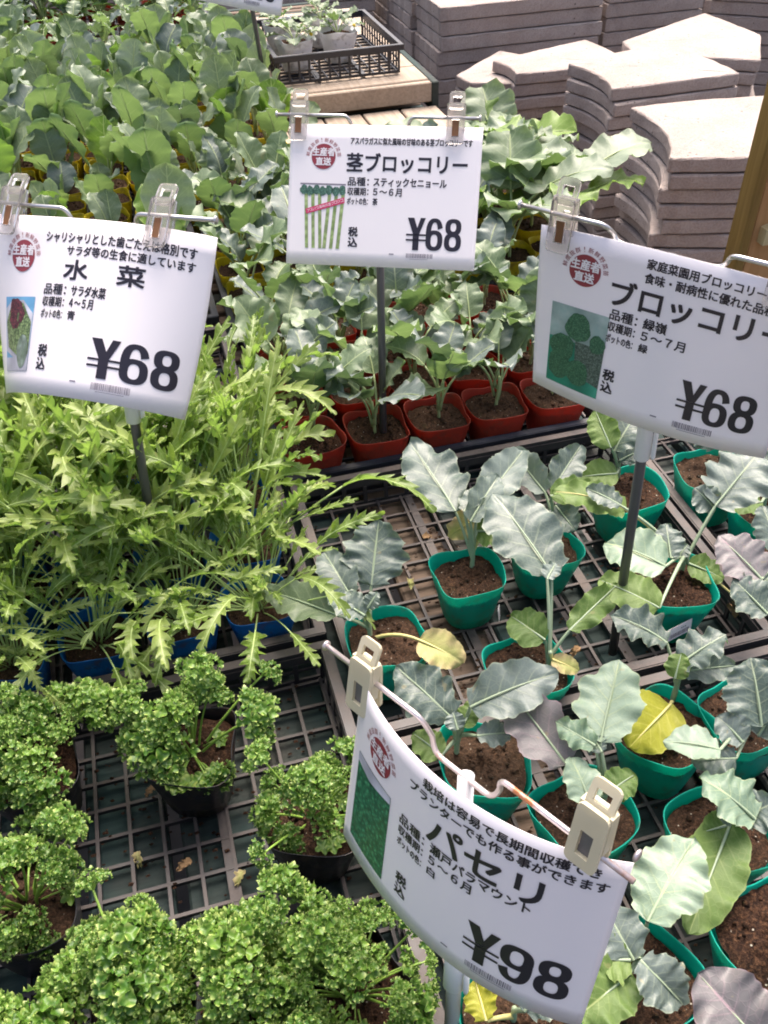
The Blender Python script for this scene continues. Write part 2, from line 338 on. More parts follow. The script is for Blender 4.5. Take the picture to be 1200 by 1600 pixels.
# ------------------------------------------------------------------ trays
def tray(label, x0, y0, x1, y1, mat='tray', h=.062, cell=.036, z=.0, flare=.0, name='seedling_tray', cat='tray'):
    W, D = x1-x0, y1-y0
    t = empty(name, (x0, y0, z), label, cat)
    b = MB()
    rw, rt = .011, .006
    b.box(0, 0, h-rt, W, rw, h); b.box(0, D-rw, h-rt, W, D, h)
    b.box(0, rw, h-rt, rw, D-rw, h); b.box(W-rw, rw, h-rt, W, D-rw, h)
    # down-turned lip
    b.box(0, -.002, h-.016, W, 0, h-.001); b.box(0, D, h-.016, W, D+.002, h-.001)
    b.box(-.002, 0, h-.016, 0, D, h-.001); b.box(W, 0, h-.016, W+.002, D, h-.001)
    ob('rim', b.mesh('rim', mat, False), t)
    i0 = .009; tk = .003
    def wall(n, L, fix, axis):
        b = MB()
        def bx(a0, a1, z0, z1, d=0.):
            if axis == 'x': b.box(a0, fix-d, z0, a1, fix+tk+d, z1)
            else: b.box(fix-d, a0, z0, fix+tk+d, a1, z1)
        bx(i0, L-i0, h-.020, h-rt-.001); bx(i0, L-i0, .004, .012)
        bx(i0, L-i0, h*.46-.002, h*.46+.002, -.0004)
        k = max(3, int(round((L-2*i0)/(cell*.95))))
        for j in range(k+1):
            a = i0+(L-2*i0-.006)*j/k; bx(a, a+.006, .0121, h-.0201, .0006)
        ob('side_wall', b.mesh('side_wall', mat, False), t)
    wall(0, W, i0, 'x'); wall(1, W, D-i0-tk, 'x'); wall(2, D, i0, 'y'); wall(3, D, W-i0-tk, 'y')
    b = MB(); nx = int((W-.03)/cell); ny = int((D-.03)/cell); r = random.Random(int(abs(x0)*100))
    for i in range(nx+1):
        x = .015+(W-.034)*i/nx; b.box(x, .0125, .004, x+.004, D-.0125, .010)
    for j in range(ny+1):
        y = .015+(D-.034)*j/ny; b.box(.0125, y, .0036, W-.0125, y+.004, .0094)
    # solid bands in the moulded floor
    for fx in (.33, .68):
        b.box(W*fx, .0125, .0028, W*fx+.012, D-.0125, .0088)
    ob('floor_grid', b.mesh('floor_grid', mat, False), t)
    return t
tray('black mesh tray holding the row of teal pots behind the low front tray', .135, .620, .662, 1.095, 'tray_dusty')
tray('black mesh tray under the nearest teal pots beside the curved card', .135, .125, .662, .606, 'tray_dusty')
tray('dusty mesh tray at the right under the rearmost teal pots', .672, .625, 1.2, 1.10, 'tray_dusty')
tray('mesh tray at the lower right edge under a teal pot', .672, .13, 1.2, .611, 'tray')
tray('black mesh tray under the parsley, half of it empty grid', -.42, .295, .118, .775, 'tray')
tray('black tray full of mizuna in blue pots', -.42, .790, .118, 1.28, 'tray')
tray('black tray of mizuna at the left edge', -.97, .795, -.432, 1.285, 'tray')
tray('black tray full of red-brown pots with young broccoli', .135, 1.110, .668, 1.60, 'tray_clean')
tray('empty black tray between the mizuna and the yellow pots', -.42, 1.31, .105, 1.62, 'tray')
for i, (a, b, c, d, l) in enumerate([(-.60, 1.66, .10, 2.13, 'black tray of yellow pots behind the left card'), (-.60, 2.14, .40, 2.62, 'black tray of yellow pots in the middle of the cabbage field'), (-.60, 2.63, .40, 3.22, 'black tray of yellow pots farthest back'), (.12, 1.62, .905, 2.12, 'black tray of yellow pots behind the middle card')]):
    tray(l, a, b, c, d, 'tray_clean')

# ------------------------------------------------------------------ pots
def rsq(th, a, n): return a/((abs(cos(th))**n+abs(sin(th))**n)**(1/n))
def pot_mesh(mat, seed, a=.045, h=.076, n=4.2, wob=.05, ns=64):
    r = random.Random(seed); ph = [r.uniform(0, 6.28) for _ in range(4)]; am = [r.uniform(.3, 1)*wob for _ in range(4)]
    rows = [(.70, 0), (.73, .004), (.80, .25), (.88, .55), (.955, .80), (.962, .815), (.985, .97), (1.0, .985), (1.004, 1.0), (.992, 1.003), (.975, .985), (.945, .8), (.90, .6)]
    V = []
    for ri, (f, zf) in enumerate(rows):
        for k in range(ns):
            th = 2*pi*k/ns; R = rsq(th, a, 2.6+(n-2.6)*zf)*f
            R *= 1+(am[0]*sin(2*th+ph[0])+am[1]*sin(3*th+ph[1])+am[2]*.5*sin(5*th+ph[2]))*zf
            if 0 < ri < 5 and k % 2: R -= .0005
            z = h*zf + (.0022*sin(3*th+ph[3])+.0015*sin(4*th+ph[1]))*zf
            V.append((R*cos(th), R*sin(th), z))
    Fc = [(i*ns+k, i*ns+(k+1) % ns, (i+1)*ns+(k+1) % ns, (i+1)*ns+k) for i in range(len(rows)-1) for k in range(ns)]
    Fc.append(tuple(range(ns-1, -1, -1)))
    return mk('pot', V, Fc, mat)
def soil_mesh(seed, a=.041, z=.060, n=3.6):
    r = random.Random(seed); ns, nr = 48, 13; V = [(0, 0, z+.004)]; Fc = []
    tilt = (r.uniform(-.04, .04), r.uniform(-.04, .04))
    for i in range(1, nr+1):
        for k in range(ns):
            th = 2*pi*k/ns; R = rsq(th, a, 2+(n-2)*i/nr)*i/nr + r.uniform(-.0006, .0006)*(i < nr); x, y = R*cos(th), R*sin(th)
            hgt = z+.004*(1-(i/nr)**2)+x*tilt[0]+y*tilt[1]+r.gauss(0, .0014)
            V.append((x, y, hgt))
    for k in range(ns): Fc.append((0, 1+k, 1+(k+1) % ns))
    for i in range(nr-1):
        for k in range(ns): Fc.append((1+i*ns+k, 1+(i+1)*ns+k, 1+(i+1)*ns+(k+1) % ns, 1+i*ns+(k+1) % ns))
    for _ in range(44):      # crumbs
        R = a*.85*sqrt(r.random()); th = r.uniform(0, 6.28); s = r.choice([r.uniform(.0008, .002), r.uniform(.0015, .0042)]); b = len(V)
        c = (R*cos(th), R*sin(th), z+.004*(1-(R/a)**2)+s*.5)
        V += [(c[0]+s, c[1], c[2]), (c[0]-s, c[1], c[2]), (c[0], c[1]+s, c[2]), (c[0], c[1]-s, c[2]), (c[0], c[1], c[2]+s*.8), (c[0], c[1], c[2]-s)]
        Fc += [tuple(b+q for q in f) for f in ((0, 2, 4), (2, 1, 4), (1, 3, 4), (3, 0, 4), (2, 0, 5), (1, 2, 5), (3, 1, 5), (0, 3, 5))]
    return mk('soil', V, Fc, 'soil')
SOIL = [soil_mesh(i) for i in range(5)]
POTS = {c: [pot_mesh(c, i*7+len(c)) for i in range(4)] for c in ('teal', 'red', 'yel', 'blue', 'black', 'white')}
def pot(root, color, seed, rz=0., sc=1.):
    r = random.Random(seed)
    p = ob('pot', POTS[color][r.randrange(4)], root, (0, 0, 0), (0, 0, rz), sc)
    s = ob('soil', SOIL[r.randrange(5)], root, (0, 0, .004*(sc != 1)), (0, 0, rz), sc)
    return p

# ------------------------------------------------------------------ leaves
def blade(Wd, seed, kind='broc', c0=.0, c1=-.6, fold=.2, ruf=.10, nu=26, nv=7, twist=0.):
    """unit-length blade along +Y, face up +Z; returns verts, faces, uv"""
    r = random.Random(seed); ph = [r.uniform(0, 6.28) for _ in range(8)]
    r_n = 5+seed % 4; jit = [r.uniform(-1, 1) for _ in range(40)]; av = (r.uniform(.03, .12), r.uniform(.01, .055), r.uniform(.0, .03))
    pf = r.uniform(2.2, 3.4); V = []; UV = []; mid = []
    y = z = 0.; dt = 1/nu; prev = 0
    for i in range(nu+1):
        t = i*dt; a = c0+c1*t
        if i: y += cos(a)*dt; z += sin(a)*dt
        mid.append((0, y, z)); tw = twist*t
        for j in range(-nv, nv+1):
            s = j/nv; A = abs(s); q = 0 if s < 0 else 3
            if kind == 'broc':
                w = .5*Wd*max(0, sin(pi*min(1, t**.82)))**.62
                w *= .80+.2*min(1, t/.35)
                w += .11*Wd*math.exp(-((t-.05)/.035)**2)
                w *= 1+A*(av[0]*sin(2*pi*pf*t*1.25+ph[q])+av[1]*sin(2*pi*t*(5.1+r_n*.2)+ph[q+1])+av[2]*sin(2*pi*t*(11+r_n*.6)+ph[q+2])+jit[(i*3+(q > 0)*7) % 40]*.025)
            elif kind == 'round':
                w = .5*Wd*max(0, sin(pi*min(1, t**.8)))**.5
                w *= 1+A*(.05*sin(2*pi*pf*t+ph[q])+.02*sin(2*pi*t*9+ph[q+1]))
            elif kind == 'spoon':
                w = .5*Wd*max(0, sin(pi*min(1, t**1.25)))**.55
                w *= 1+A*(.04*sin(2*pi*pf*t+ph[q])+.02*sin(2*pi*t*10+ph[q+1]))
            elif kind == 'lance':
                w = .5*Wd*max(0, sin(pi*t**.8))**.9
            else:
                w = .5*Wd*max(0, sin(pi*min(1, t**.9)))**.6
                n = r_n; sw = (t*n+(0 if s < 0 else .5)+.15*sin(ph[q]+9*t)) % 1
                amp = .35+.65*t if t < .8 else 1
                w *= (1-A*.78*(1-sw)**1.0*(1 if t > .12 else .5))
            yy, xx = 0., s*w
            if kind == 'miz': yy = A*w*.75
            zz = fold*A*w
            g = A**2.2
            zz += ruf*Wd*g*(sin(2*pi*pf*t*1.1+ph[q+1])+.5*sin(2*pi*pf*2.3*t+ph[q]))*min(1, t*4)
            if kind != 'miz' and kind != 'lance':
                qv = t*6-A*1.6; zz -= .006*Wd*cos(2*pi*(qv-.5))*4*A*(1-A)
            zz -= .014*Wd*math.exp(-(s/.1)**2)*(t < .97)
            zz += .03*Wd*sin(ph[6]+5*t+2*s)
            yy += .0
            ca, sa = cos(a), sin(a)
            X = xx*cos(tw)-zz*sin(tw); Z = xx*sin(tw)+zz*cos(tw)
            V.append((X, y+yy*ca-Z*sa, z+Z*ca+yy*sa)); UV.append((.5+.5*s, t))
    m = 2*nv+1
    Fc = [(i*m+j, i*m+j+1, (i+1)*m+j+1, (i+1)*m+j) for i in range(nu) for j in range(m-1)]
    return V, Fc, UV, mid
def stretch(V, mid):
    """make base->tip chord exactly unit +Y"""
    tip = Vector(mid[-1]); L = tip.length; ang = atan2(tip.z, tip.y)
    Rm = Matrix.Rotation(-ang, 3, 'X')
    return [(Rm @ Vector(v))/L for v in V], [(Rm @ Vector(v))/L for v in mid]

# leaf meshes for repeated seedlings: petiole from origin going out along +Y and up
def petal_leaf(seed, kind, mat, pet, L, Wd, petL, e0, e1, fold, ruf, c1, pr=.0016, nu=22, nv=6, petmat='petiole'):
    b = MB()
    P1 = Vector((0, cos(e0)*petL*.5, sin(e0)*petL*.5)); P2 = P1+Vector((0, cos(e1)*petL*.5, sin(e1)*petL*.5))
    b.tube(bez((0, 0, 0), P1, P2, 5), [pr*1.25, pr*1.15, pr, pr, pr*.95, pr*.9], 6, 1)
    V, Fc, UV, mid = blade(Wd/L, seed, kind, 0, c1, fold, ruf, nu, nv, random.Random(seed).uniform(-.35, .35))
    V, mid = [Vector(v) for v in V], [Vector(v) for v in mid]
    Rm = Matrix.Rotation(e1, 3, 'X')
    V = [P2+(Rm @ v)*L for v in V]; mid = [P2+(Rm @ v)*L for v in mid]
    b.add(V, Fc, 0, UV)
    up = Rm @ Vector((0, 0, 1))
    k = len(mid)
    b.tube([mid[i]-up*pr*.1 for i in range(0, k-2, 2)], [pr*.75*(1-i/k)+.0002 for i in range(0, k-2, 2)], 5, 1, False)
    return b.mesh('leaf', [mat, petmat])

CAB = []; 
for i in range(10):
    r = random.Random(100+i)
    CAB.append(petal_leaf(i, 'spoon', ['cab', 'cab', 'bright', 'cab', 'stick', 'cab', 'stick', 'broc', 'cab', 'cab'][i], 1, r.uniform(.078, .10), r.uniform(.062, .078), r.uniform(.05, .075), radians(78), radians(r.uniform(55, 86)), r.uniform(.05, .35), r.uniform(.02, .06), r.uniform(-.9, .35), .0020))
STK = []
for i in range(10):
    r = random.Random(200+i)
    STK.append(petal_leaf(30+i, 'round', ['stick', 'broc', 'stick', 'cab', 'broc'][i % 5], 1, r.uniform(.066, .088), r.uniform(.050, .066), r.uniform(.05, .075), radians(80), radians(r.uniform(38, 80)), r.uniform(.1, .4), r.uniform(.04, .09), r.uniform(-1.0, .0), .0018))
BRT = []
for i in range(8):
    r = random.Random(300+i)
    BRT.append(petal_leaf(60+i, 'round', ['bright', 'cab', 'stick', 'cab'][i % 4], 1, r.uniform(.085, .115), r.uniform(.065, .085), r.uniform(.05, .09), radians(75), radians(r.uniform(10, 65)), r.uniform(.1, .35), r.uniform(.05, .10), r.uniform(-1.2, -.1), .0019))
MIZ = []
for i in range(18):
    r = random.Random(400+i)
    MIZ.append(petal_leaf(90+i, 'miz', 'miz', 1, r.uniform(.075, .125), r.uniform(.019, .033), r.uniform(.095, .155), radians(r.uniform(78, 88)), radians(r.uniform(55, 88)), r.uniform(.15, .7), r.uniform(.06, .18), r.uniform(-1.6, .1), .0011, 84, 2, 'petiole_miz'))
LAN = [petal_leaf(120+i, 'lance', 'pepper', 1, .10, .035, .03, 1.2, random.Random(i).uniform(.2, .9), .25, .04, -.8, .0013, 14, 3) for i in range(4)]

# ------------------------------------------------------------------ parsley sprigs
def leaflet(r, seed, ns=20, nr=4):
    ph = [r.uniform(0, 6.28) for _ in range(4)]; V = [(0, 0, 0)]; UV = [(0, 0)]; Fc = []
    kf = r.choice([3, 4, 5])
    for i in range(1, nr+1):
        f = i/nr
        for k in range(ns):
            th = 2*pi*k/ns; w1 = sin(kf*th+ph[1])
            R = f*(1+.20*f*sin(kf*th+ph[0])+.07*f*r.uniform(-1, 1))*(1-.12*f*f)
            z = .36*f*f+.42*f*f*w1+.08*r.uniform(-1, 1)*f
            V.append((R*cos(th), R*sin(th), z)); UV.append((f*f*(.45+.55*w1), 0))
    for k in range(ns): Fc.append((0, 1+k, 1+(k+1) % ns))
    for i in range(nr-1):
        for k in range(ns): Fc.append((1+i*ns+k, 1+(i+1)*ns+k, 1+(i+1)*ns+(k+1) % ns, 1+i*ns+(k+1) % ns))
    return V, Fc, UV
def sprig(seed, stalk, rad, n, tilt):
    r = random.Random(seed); b = MB()
    top = Vector((0, sin(tilt)*stalk, cos(tilt)*stalk))
    pts = bez((0, 0, 0), (0, top.y*.25, top.z*.6), top, 8)
    b.tube(pts, [.0014-.0005*i/8 for i in range(9)], 6, 1)
    ax = (pts[-1]-pts[-2]).normalized()
    Q = Vector((0, 0, 1)).rotation_difference(ax); nb = 6
    for g in range(nb):
        if g: a0 = g*2*pi/(nb-1)+r.uniform(-.3, .3); gc = top+Q @ (Vector((cos(a0), sin(a0), r.uniform(-.15, .35)))*rad*.66); R0 = rad*r.uniform(.36, .50)
        else: gc = top+Q @ Vector((0, 0, rad*.35)); R0 = rad*.5
        b.tube([top-ax*rad*.3, top.lerp(gc, .6), gc], [.0009, .0007, .0005], 5, 1, False)
        for i in range(n):
            u = (i+.5)/n; ph = math.acos(1-u*1.5); th = i*2.4+r.uniform(-.5, .5)
            d = Vector((sin(ph)*cos(th), sin(ph)*sin(th), cos(ph)*.8))
            c = gc+Q @ (d*R0*r.uniform(.7, 1.12)); s = R0*r.uniform(.30, .56)
            q = Vector((0, 0, 1)).rotation_difference((Q @ (d+Vector((r.uniform(-.4, .4), r.uniform(-.4, .4), .3)))).normalized())
            V, Fc, UV = leaflet(r, i, 15, 3)
            b.add([c+(q @ Vector(v))*s for v in V], Fc, 0, UV)
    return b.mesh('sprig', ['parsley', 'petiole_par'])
SPR = [sprig(i, st, ra, n, ti) for i, (st, ra, n, ti) in enumerate([(.07, .020, 15, .5), (.09, .023, 17, .3), (.055, .017, 12, .8), (.105, .017, 12, .2), (.065, .024, 17, .65), (.045, .018, 13, 1.0), (.095, .014, 9, .4), (.08, .012, 8, .6)])]
# a small flat three-lobed leaf low on the plant
def fan(seed):
    r = random.Random(seed); b = MB(); top = Vector((0, .035, .014)); b.tube(bez((0, 0, 0), (0, .01, .012), top, 4), .0009, 5, 1)
    for a in (-1.0, 0, 1.0):
        V, Fc, UV = leaflet(r, 0, 30, 6); c = top+Vector((sin(a)*.010, cos(a)*.010, 0))
        b.add([c+Vector((v[0]*.009, v[1]*.009, v[2]*.0035)) for v in V], Fc, 0, UV)
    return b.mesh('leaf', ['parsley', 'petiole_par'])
FAN = [fan(5), fan(6)]

# ------------------------------------------------------------------ seedlings in the fields
def seedling(x, y, z, color, leaves, n, label, group, seed, name, cat='seedling', s=1., stemh=.03, out=.004, psc=1.08):
    r = random.Random(seed)
    t = empty(name, (x, y, z), label, cat, group, r.uniform(-.15, .15))
    pot(t, color, seed, 0, psc)
    a0 = r.uniform(0, 6.28)
    b = (r.uniform(-.008, .008), r.uniform(-.008, .008))
    ob('stem', STEM[seed % 3], t, (b[0], b[1], .060), (0, 0, a0), (s, s, stemh/.03))
    for i in range(n):
        a = a0+i*2.4+r.uniform(-.4, .4)
        ob('leaf', leaves[r.randrange(len(leaves))], t, (b[0]+cos(a)*out, b[1]+sin(a)*out, .062+stemh*(.35+.6*i/n)), (r.uniform(-.12, .15), r.uniform(-.2, .2), a), s*r.uniform(.78, 1.12))
    return t
STEM = []
for i in range(3):
    b = MB(); b.tube(bez((0, 0, 0), (.002*i, .001, .015), (.003, -.002*i, .034), 4), [.0026, .0024, .0022, .0021, .002], 7); STEM.append(b.mesh('stem', 'petiole'))

sd = 1000
OR5 = ['front', 'second', 'third', 'fourth', 'fifth', 'sixth', 'seventh', 'eighth', 'ninth', 'tenth', 'eleventh', 'twelfth', 'thirteenth', 'rearmost']
COLW = ['first', 'second', 'third', 'fourth', 'fifth', 'sixth', 'seventh', 'eighth', 'ninth']
# red tray : five by four
word5 = ['leftmost', 'second', 'middle', 'fourth', 'rightmost']
for j in range(4):
    for i in range(5):
        sd += 1
        lab = ('young stem broccoli in a red-brown pot, %s of the row nearest the black tray rim' % word5[i]) if j == 0 else 'young stem broccoli in a red-brown pot, %s row, %s from the left' % (OR5[j], COLW[i])
        seedling(.186+i*.1035+rnd.uniform(-.004, .004), 1.17+j*.111+rnd.uniform(-.004, .004), .011, 'red', STK, 6, lab,
                 'red-brown pots of young broccoli', sd, 'potted_broccoli_seedling', s=1.12, stemh=.062)
# yellow pots behind the middle card
for j in range(4):
    for i in range(7):
        sd += 1; x = .175+i*.108; y = 1.685+j*.115
        tall = x > .62
        seedling(x+rnd.uniform(-.006, .006), y+rnd.uniform(-.006, .006), .011, 'yel', BRT if tall else STK, 7 if tall else 6,
                 ('tall bright green broccoli beside the concrete pavers, %s row, %s from the left' if tall else 'broccoli in a yellow pot behind the middle card, %s row, %s from the left') % (OR5[j], COLW[i-5 if tall else i]),
                 'bright green plants near the pavers' if tall else 'broccoli in yellow pots behind the middle card', sd, 'potted_broccoli_seedling', s=1.38 if tall else 1.25, stemh=.085 if tall else .04)
# yellow field on the left
for j in range(14):
    for i in range(9):
        x = -.50+i*.106; y = 1.72+j*.108
        if j < 4 and x > .06: continue
        if x > (.27 if j < 4 else .37): continue
        sd += 1
        seedling(x+rnd.uniform(-.008, .008), y+rnd.uniform(-.008, .008), .011, 'yel', CAB, (4 if i == 5 else 3) if j < 6 else 4,
                 'upright cabbage seedling in a yellow pot, %s row of its field, %s from the left' % (OR5[j], COLW[i]), 'cabbage seedlings in yellow pots', sd, 'potted_cabbage_seedling', s=rnd.uniform(.8, 1.0) if j < 5 and i != 5 else rnd.uniform(1.12, 1.38), stemh=.03 if j < 6 else .045)
# mizuna
def mizuna(x, y, n, label, seed, s=1., lean=None, low=-.40):
    r = random.Random(seed); t = empty('potted_mizuna_plant', (x, y, .011), label, 'mizuna', 'mizuna in blue pots', r.uniform(-.15, .15))
    pot(t, 'blue', seed)
    for i in range(n):
        a = r.uniform(0, 6.28) if lean is None else r.gauss(lean, 1.3); R = r.uniform(.002, .014)
        ob('leaf', MIZ[r.randrange(18)], t, (-sin(a)*R, cos(a)*R, .060), (r.uniform(low, .14) if i % 3 else r.uniform(low-.3, low+.2), r.uniform(-.35, .35), a), s*r.uniform(.62, 1.12))
for j in range(4):
    for i in range(5):
        x = -.375+i*.105; y = .850+j*.112
        n = 46 if j else 40
        sd += 1
        lab = 'light green mizuna in a blue pot, ' + (['at the left end of the front row', 'second in the front row', 'third in the front row by the sign pole', 'front row, right of the sign pole', 'front row, nearest the teal pots'][i] if j == 0 else '%s row of its tray, %s from the left' % (OR5[j], COLW[i]))
        mizuna(x+rnd.uniform(-.006, .006), y, n if i < 4 else n+4, lab, sd, (.86 if j == 0 else 1.22+.05*j) if i < 3 else (.90 if j == 0 else 1.12), None, -.30 if j else -.55)
for j in range(4):
    for i in range(2):
        sd += 1; mizuna(-.585+i*.1+.005, .855+j*.112, 32, 'mizuna in a blue pot left of the main mizuna tray, %s row, %s one' % (OR5[j], ['outer', 'inner'][i]), sd, 1.05)

# ------------------------------------------------------------------ teal pots with hand placed leaves
def world_leaf(root, stem, base, tip, wd, kind='broc', mat='broc', seed=0, face=None, petmat='petiole_blue', c1=None, fold=None, ruf=None, pr=.0021, sag=None):
    r = random.Random(seed); org = root.location
    base = Vector(base); tip = Vector(tip); stem = Vector(stem)
    L = (tip-base).length
    V, Fc, UV, mid = blade(wd/L, seed, kind, 0, r.uniform(-.8, -.1) if c1 is None else c1, r.uniform(.08, .3) if fold is None else fold, r.uniform(.05, .09) if ruf is None else ruf, 34, 9, r.uniform(-.3, .3))
    V, mid = stretch(V, mid)
    Y = (tip-base).normalized(); tocam = (Vector((0, 0, CH))-base).normalized()
    nrm = face if face is not None else (tocam*.75+Vector((0, 0, .5))+Vector((r.uniform(-.3, .3), r.uniform(-.3, .3), 0)))
    nrm = Vector(nrm); X = Y.cross(nrm).normalized(); Z = X.cross(Y)
    f = lambda v: base+(X*v[0]+Y*v[1]+Z*v[2])*L-org
    b = MB(); b.add([f(v) for v in V], Fc, 0, UV)
    k = len(mid); b.tube([f(mid[i]) for i in range(0, k-2, 2)], [pr*.7*(1-i/k)+.0002 for i in range(0, k-2, 2)], 6, 1, False)
    ctl = stem.lerp(base, .5)+Vector((0, 0, sag if sag is not None else (base-stem).length*.12))
    b.tube([p-org for p in bez(stem, ctl, base, 8)], [pr*1.3-(pr*.5)*i/8 for i in range(9)], 7, 1, False)
    return ob('leaf', b.mesh('leaf', [mat, petmat]), root)
def teal_plant(px, py, label, stem_px=None, leaves=(), sc=1., rz=0., seed=1, dry=None, stemtop=.035):
    c = at(px, py, .087); c.z = .011
    t = empty('potted_broccoli_plant', c, label, 'broccoli plant', 'broccoli plants in teal pots')
    pot(t, 'teal', seed, rz, sc)
    s = at(stem_px[0], stem_px[1], .075) if stem_px else c+Vector((0, 0, .064))
    top = s+Vector((rnd.uniform(-.004, .004), rnd.uniform(-.003, .005), stemtop))
    b = MB(); b.tube([p-c for p in bez(s-Vector((0, 0, .008)), s.lerp(top, .5)+Vector((.001, 0, 0)), top, 5)], [.0036, .0034, .0032, .003, .0028, .0024], 8)
    ob('stem', b.mesh('stem', 'petiole_blue'), t)
    for i, l in enumerate(leaves):
        (bx, by, bz, tx, ty, tz, wpx) = l[:7]; kw = dict(l[7]) if len(l) > 7 else {}
        B = at(bx, by, bz); T = at(tx, ty, tz)
        Zd = (B-Vector((0, 0, CH))).length; wd = wpx*Zd/F*1.02
        att = s.lerp(top, min(1, .3+.7*(i+.5)/max(1, len(leaves)))) if not kw.pop('low', False) else s
        world_leaf(t, att, B, T, wd, seed=seed*31+i, **kw)
    return t
Yl = dict(mat='yellow', petmat='petiole_yellow'); Sn = dict(mat='senescent', petmat='petiole_yellow', kind='round')
Gr = dict(mat='broc_green', kind='round'); Pu = dict(mat='broc_purple'); Pa = dict(mat='broc_pale')
teal_plant(732, 893, 'broccoli in a teal pot just below the red-pot tray, big grey leaf leaning left', (737, 885), [
    (712, 800, .15, 640, 692, .18, 98, {'c1': -.3, 'fold': .12}), (745, 800, .14, 818, 702, .17, 62, {'fold': .5}), (725, 800, .155, 758, 762, .16, 40),
    (775, 795, .13, 700, 838, .085, 48, Sn), (735, 815, .15, 778, 745, .17, 48, {'fold': .6}), (745, 830, .12, 800, 835, .12, 55, Gr)], seed=2, rz=.05)
teal_plant(603, 998, 'broccoli in a teal pot nearest the mizuna, tall upright grey leaf and a withering leaf', (578, 1000), [
    (580, 915, .14, 592, 812, .19, 98, {'c1': -.2, 'fold': .1}), (548, 932, .14, 506, 862, .16, 62, {'fold': .35}), (528, 962, .12, 412, 922, .11, 66, {'c1': -.3, 'mat': 'stick'}),
    (570, 962, .15, 512, 932, .16, 50), (575, 950, .155, 590, 925, .17, 26), (655, 1000, .10, 724, 1036, .085, 58, dict(Sn, low=True, sag=.02)),
    (568, 955, .15, 545, 925, .165, 30)], seed=3, rz=-.05, sc=1.06)
teal_plant(850, 848, 'broccoli in the teal pot half hidden behind one broad grey leaf', (862, 835), [
    (862, 765, .13, 908, 695, .16, 52, {'fold': .35}), (852, 770, .13, 795, 700, .16, 50, {'fold': .6}), (860, 775, .14, 930, 760, .14, 44, Gr), (868, 790, .12, 900, 830, .11, 50)], seed=4)
teal_plant(823, 1042, 'broccoli in a teal pot with one broad raised leaf and a frilly green leaf', (857, 1045), [
    (862, 898, .17, 768, 772, .20, 112, {'c1': -.4, 'fold': .14, 'mat': 'broc'}), (852, 1000, .12, 798, 962, .12, 58, dict(Gr, low=True)), (890, 985, .13, 966, 912, .14, 46, dict(Gr, kind='broc', ruf=.16)),
    (855, 905, .175, 868, 880, .18, 30), (862, 1030, .10, 905, 1048, .09, 30, Sn)], seed=5, rz=.1, sc=1.05)
teal_plant(983, 768, 'broccoli in the teal pot behind the right sign pole, stem rising past the card', (965, 752), [
    (960, 705, .14, 1000, 640, .18, 60), (955, 700, .15, 930, 640, .18, 45, Gr), (965, 740, .11, 905, 745, .11, 45, Gr), (968, 720, .12, 1010, 700, .13, 40)], seed=6, rz=.15, sc=1.1)
teal_plant(1112, 738, 'broccoli in the teal pot mostly hidden behind the right card', (1125, 720), [
    (1130, 690, .12, 1190, 650, .16, 50), (1120, 700, .12, 1085, 650, .15, 50)], seed=7, sc=1.1)
teal_plant(1200, 795, 'broccoli in the teal pot at the right edge under the card corner', (1190, 800), [
    (1195, 760, .12, 1215, 700, .15, 60), (1190, 785, .11, 1130, 790, .11, 40, Gr)], seed=8, sc=1.07)
teal_plant(1050, 912, 'broccoli in the teal pot carrying a white printed sticker', (1063, 900), [
    (1118, 790, .16, 1188, 705, .20, 92, {'c1': -.2, 'fold': .1}), (1117, 795, .15, 1085, 762, .17, 42), (978, 797, .15, 862, 768, .17, 56, dict(mat='broc_green', petmat='petiole_yellow', ruf=.12)),
    (970, 790, .17, 915, 762, .18, 36), (1048, 872, .13, 1040, 818, .15, 46, {'mat': 'broc'}), (1040, 885, .13, 946, 850, .13, 80, dict(Pa, kind='round')),
    (1030, 950, .13, 935, 905, .14, 66, Gr), (1075, 880, .10, 1130, 905, .085, 44, Gr), (1060, 870, .12, 1075, 850, .13, 22)], seed=9, rz=-.1, sc=1.1, stemtop=.05)
teal_plant(1245, 880, 'broccoli in the teal pot cut by the right edge, purple-grey leaf to its left', (1235, 870), [
    (1190, 905, .15, 1122, 838, .17, 72, Pu), (1200, 960, .13, 1145, 905, .15, 60), (1215, 860, .14, 1190, 790, .17, 60), (1205, 900, .14, 1160, 935, .13, 60)], seed=10, sc=1.07)
teal_plant(758, 1188, 'broccoli in the teal pot just behind the bent wire, two wide silvery leaves', (712, 1182), [
    (706, 1122, .15, 618, 1040, .18, 82, {'c1': -.3, 'fold': .12, 'ruf': .09}), (735, 1105, .16, 872, 1052, .18, 82, {'fold': .2, 'face': (.1, -.3, 1)}), (715, 1140, .15, 708, 1112, .16, 32),
    (722, 1135, .14, 745, 1095, .15, 34, Gr), (690, 1180, .11, 645, 1145, .12, 52, Gr), (745, 1150, .14, 800, 1145, .13, 40)], seed=11, rz=-.3, sc=1.07)
teal_plant(1040, 1142, 'broccoli in the teal pot with a bright yellow leaf over its soil', (1050, 1098), [
    (1048, 1100, .105, 982, 1168, .11, 82, dict(Yl, low=True, kind='round', fold=.05, ruf=.03)), (1042, 1005, .15, 955, 962, .16, 56, {'ruf': .12, 'face': (0, -.2, 1)}),
    (1060, 1040, .15, 1135, 992, .17, 58, {'ruf': .13}), (1055, 1060, .14, 1065, 1020, .16, 36, Gr), (1065, 1050, .14, 1150, 1040, .13, 44)], seed=12, rz=.5, sc=1.1, stemtop=.06)
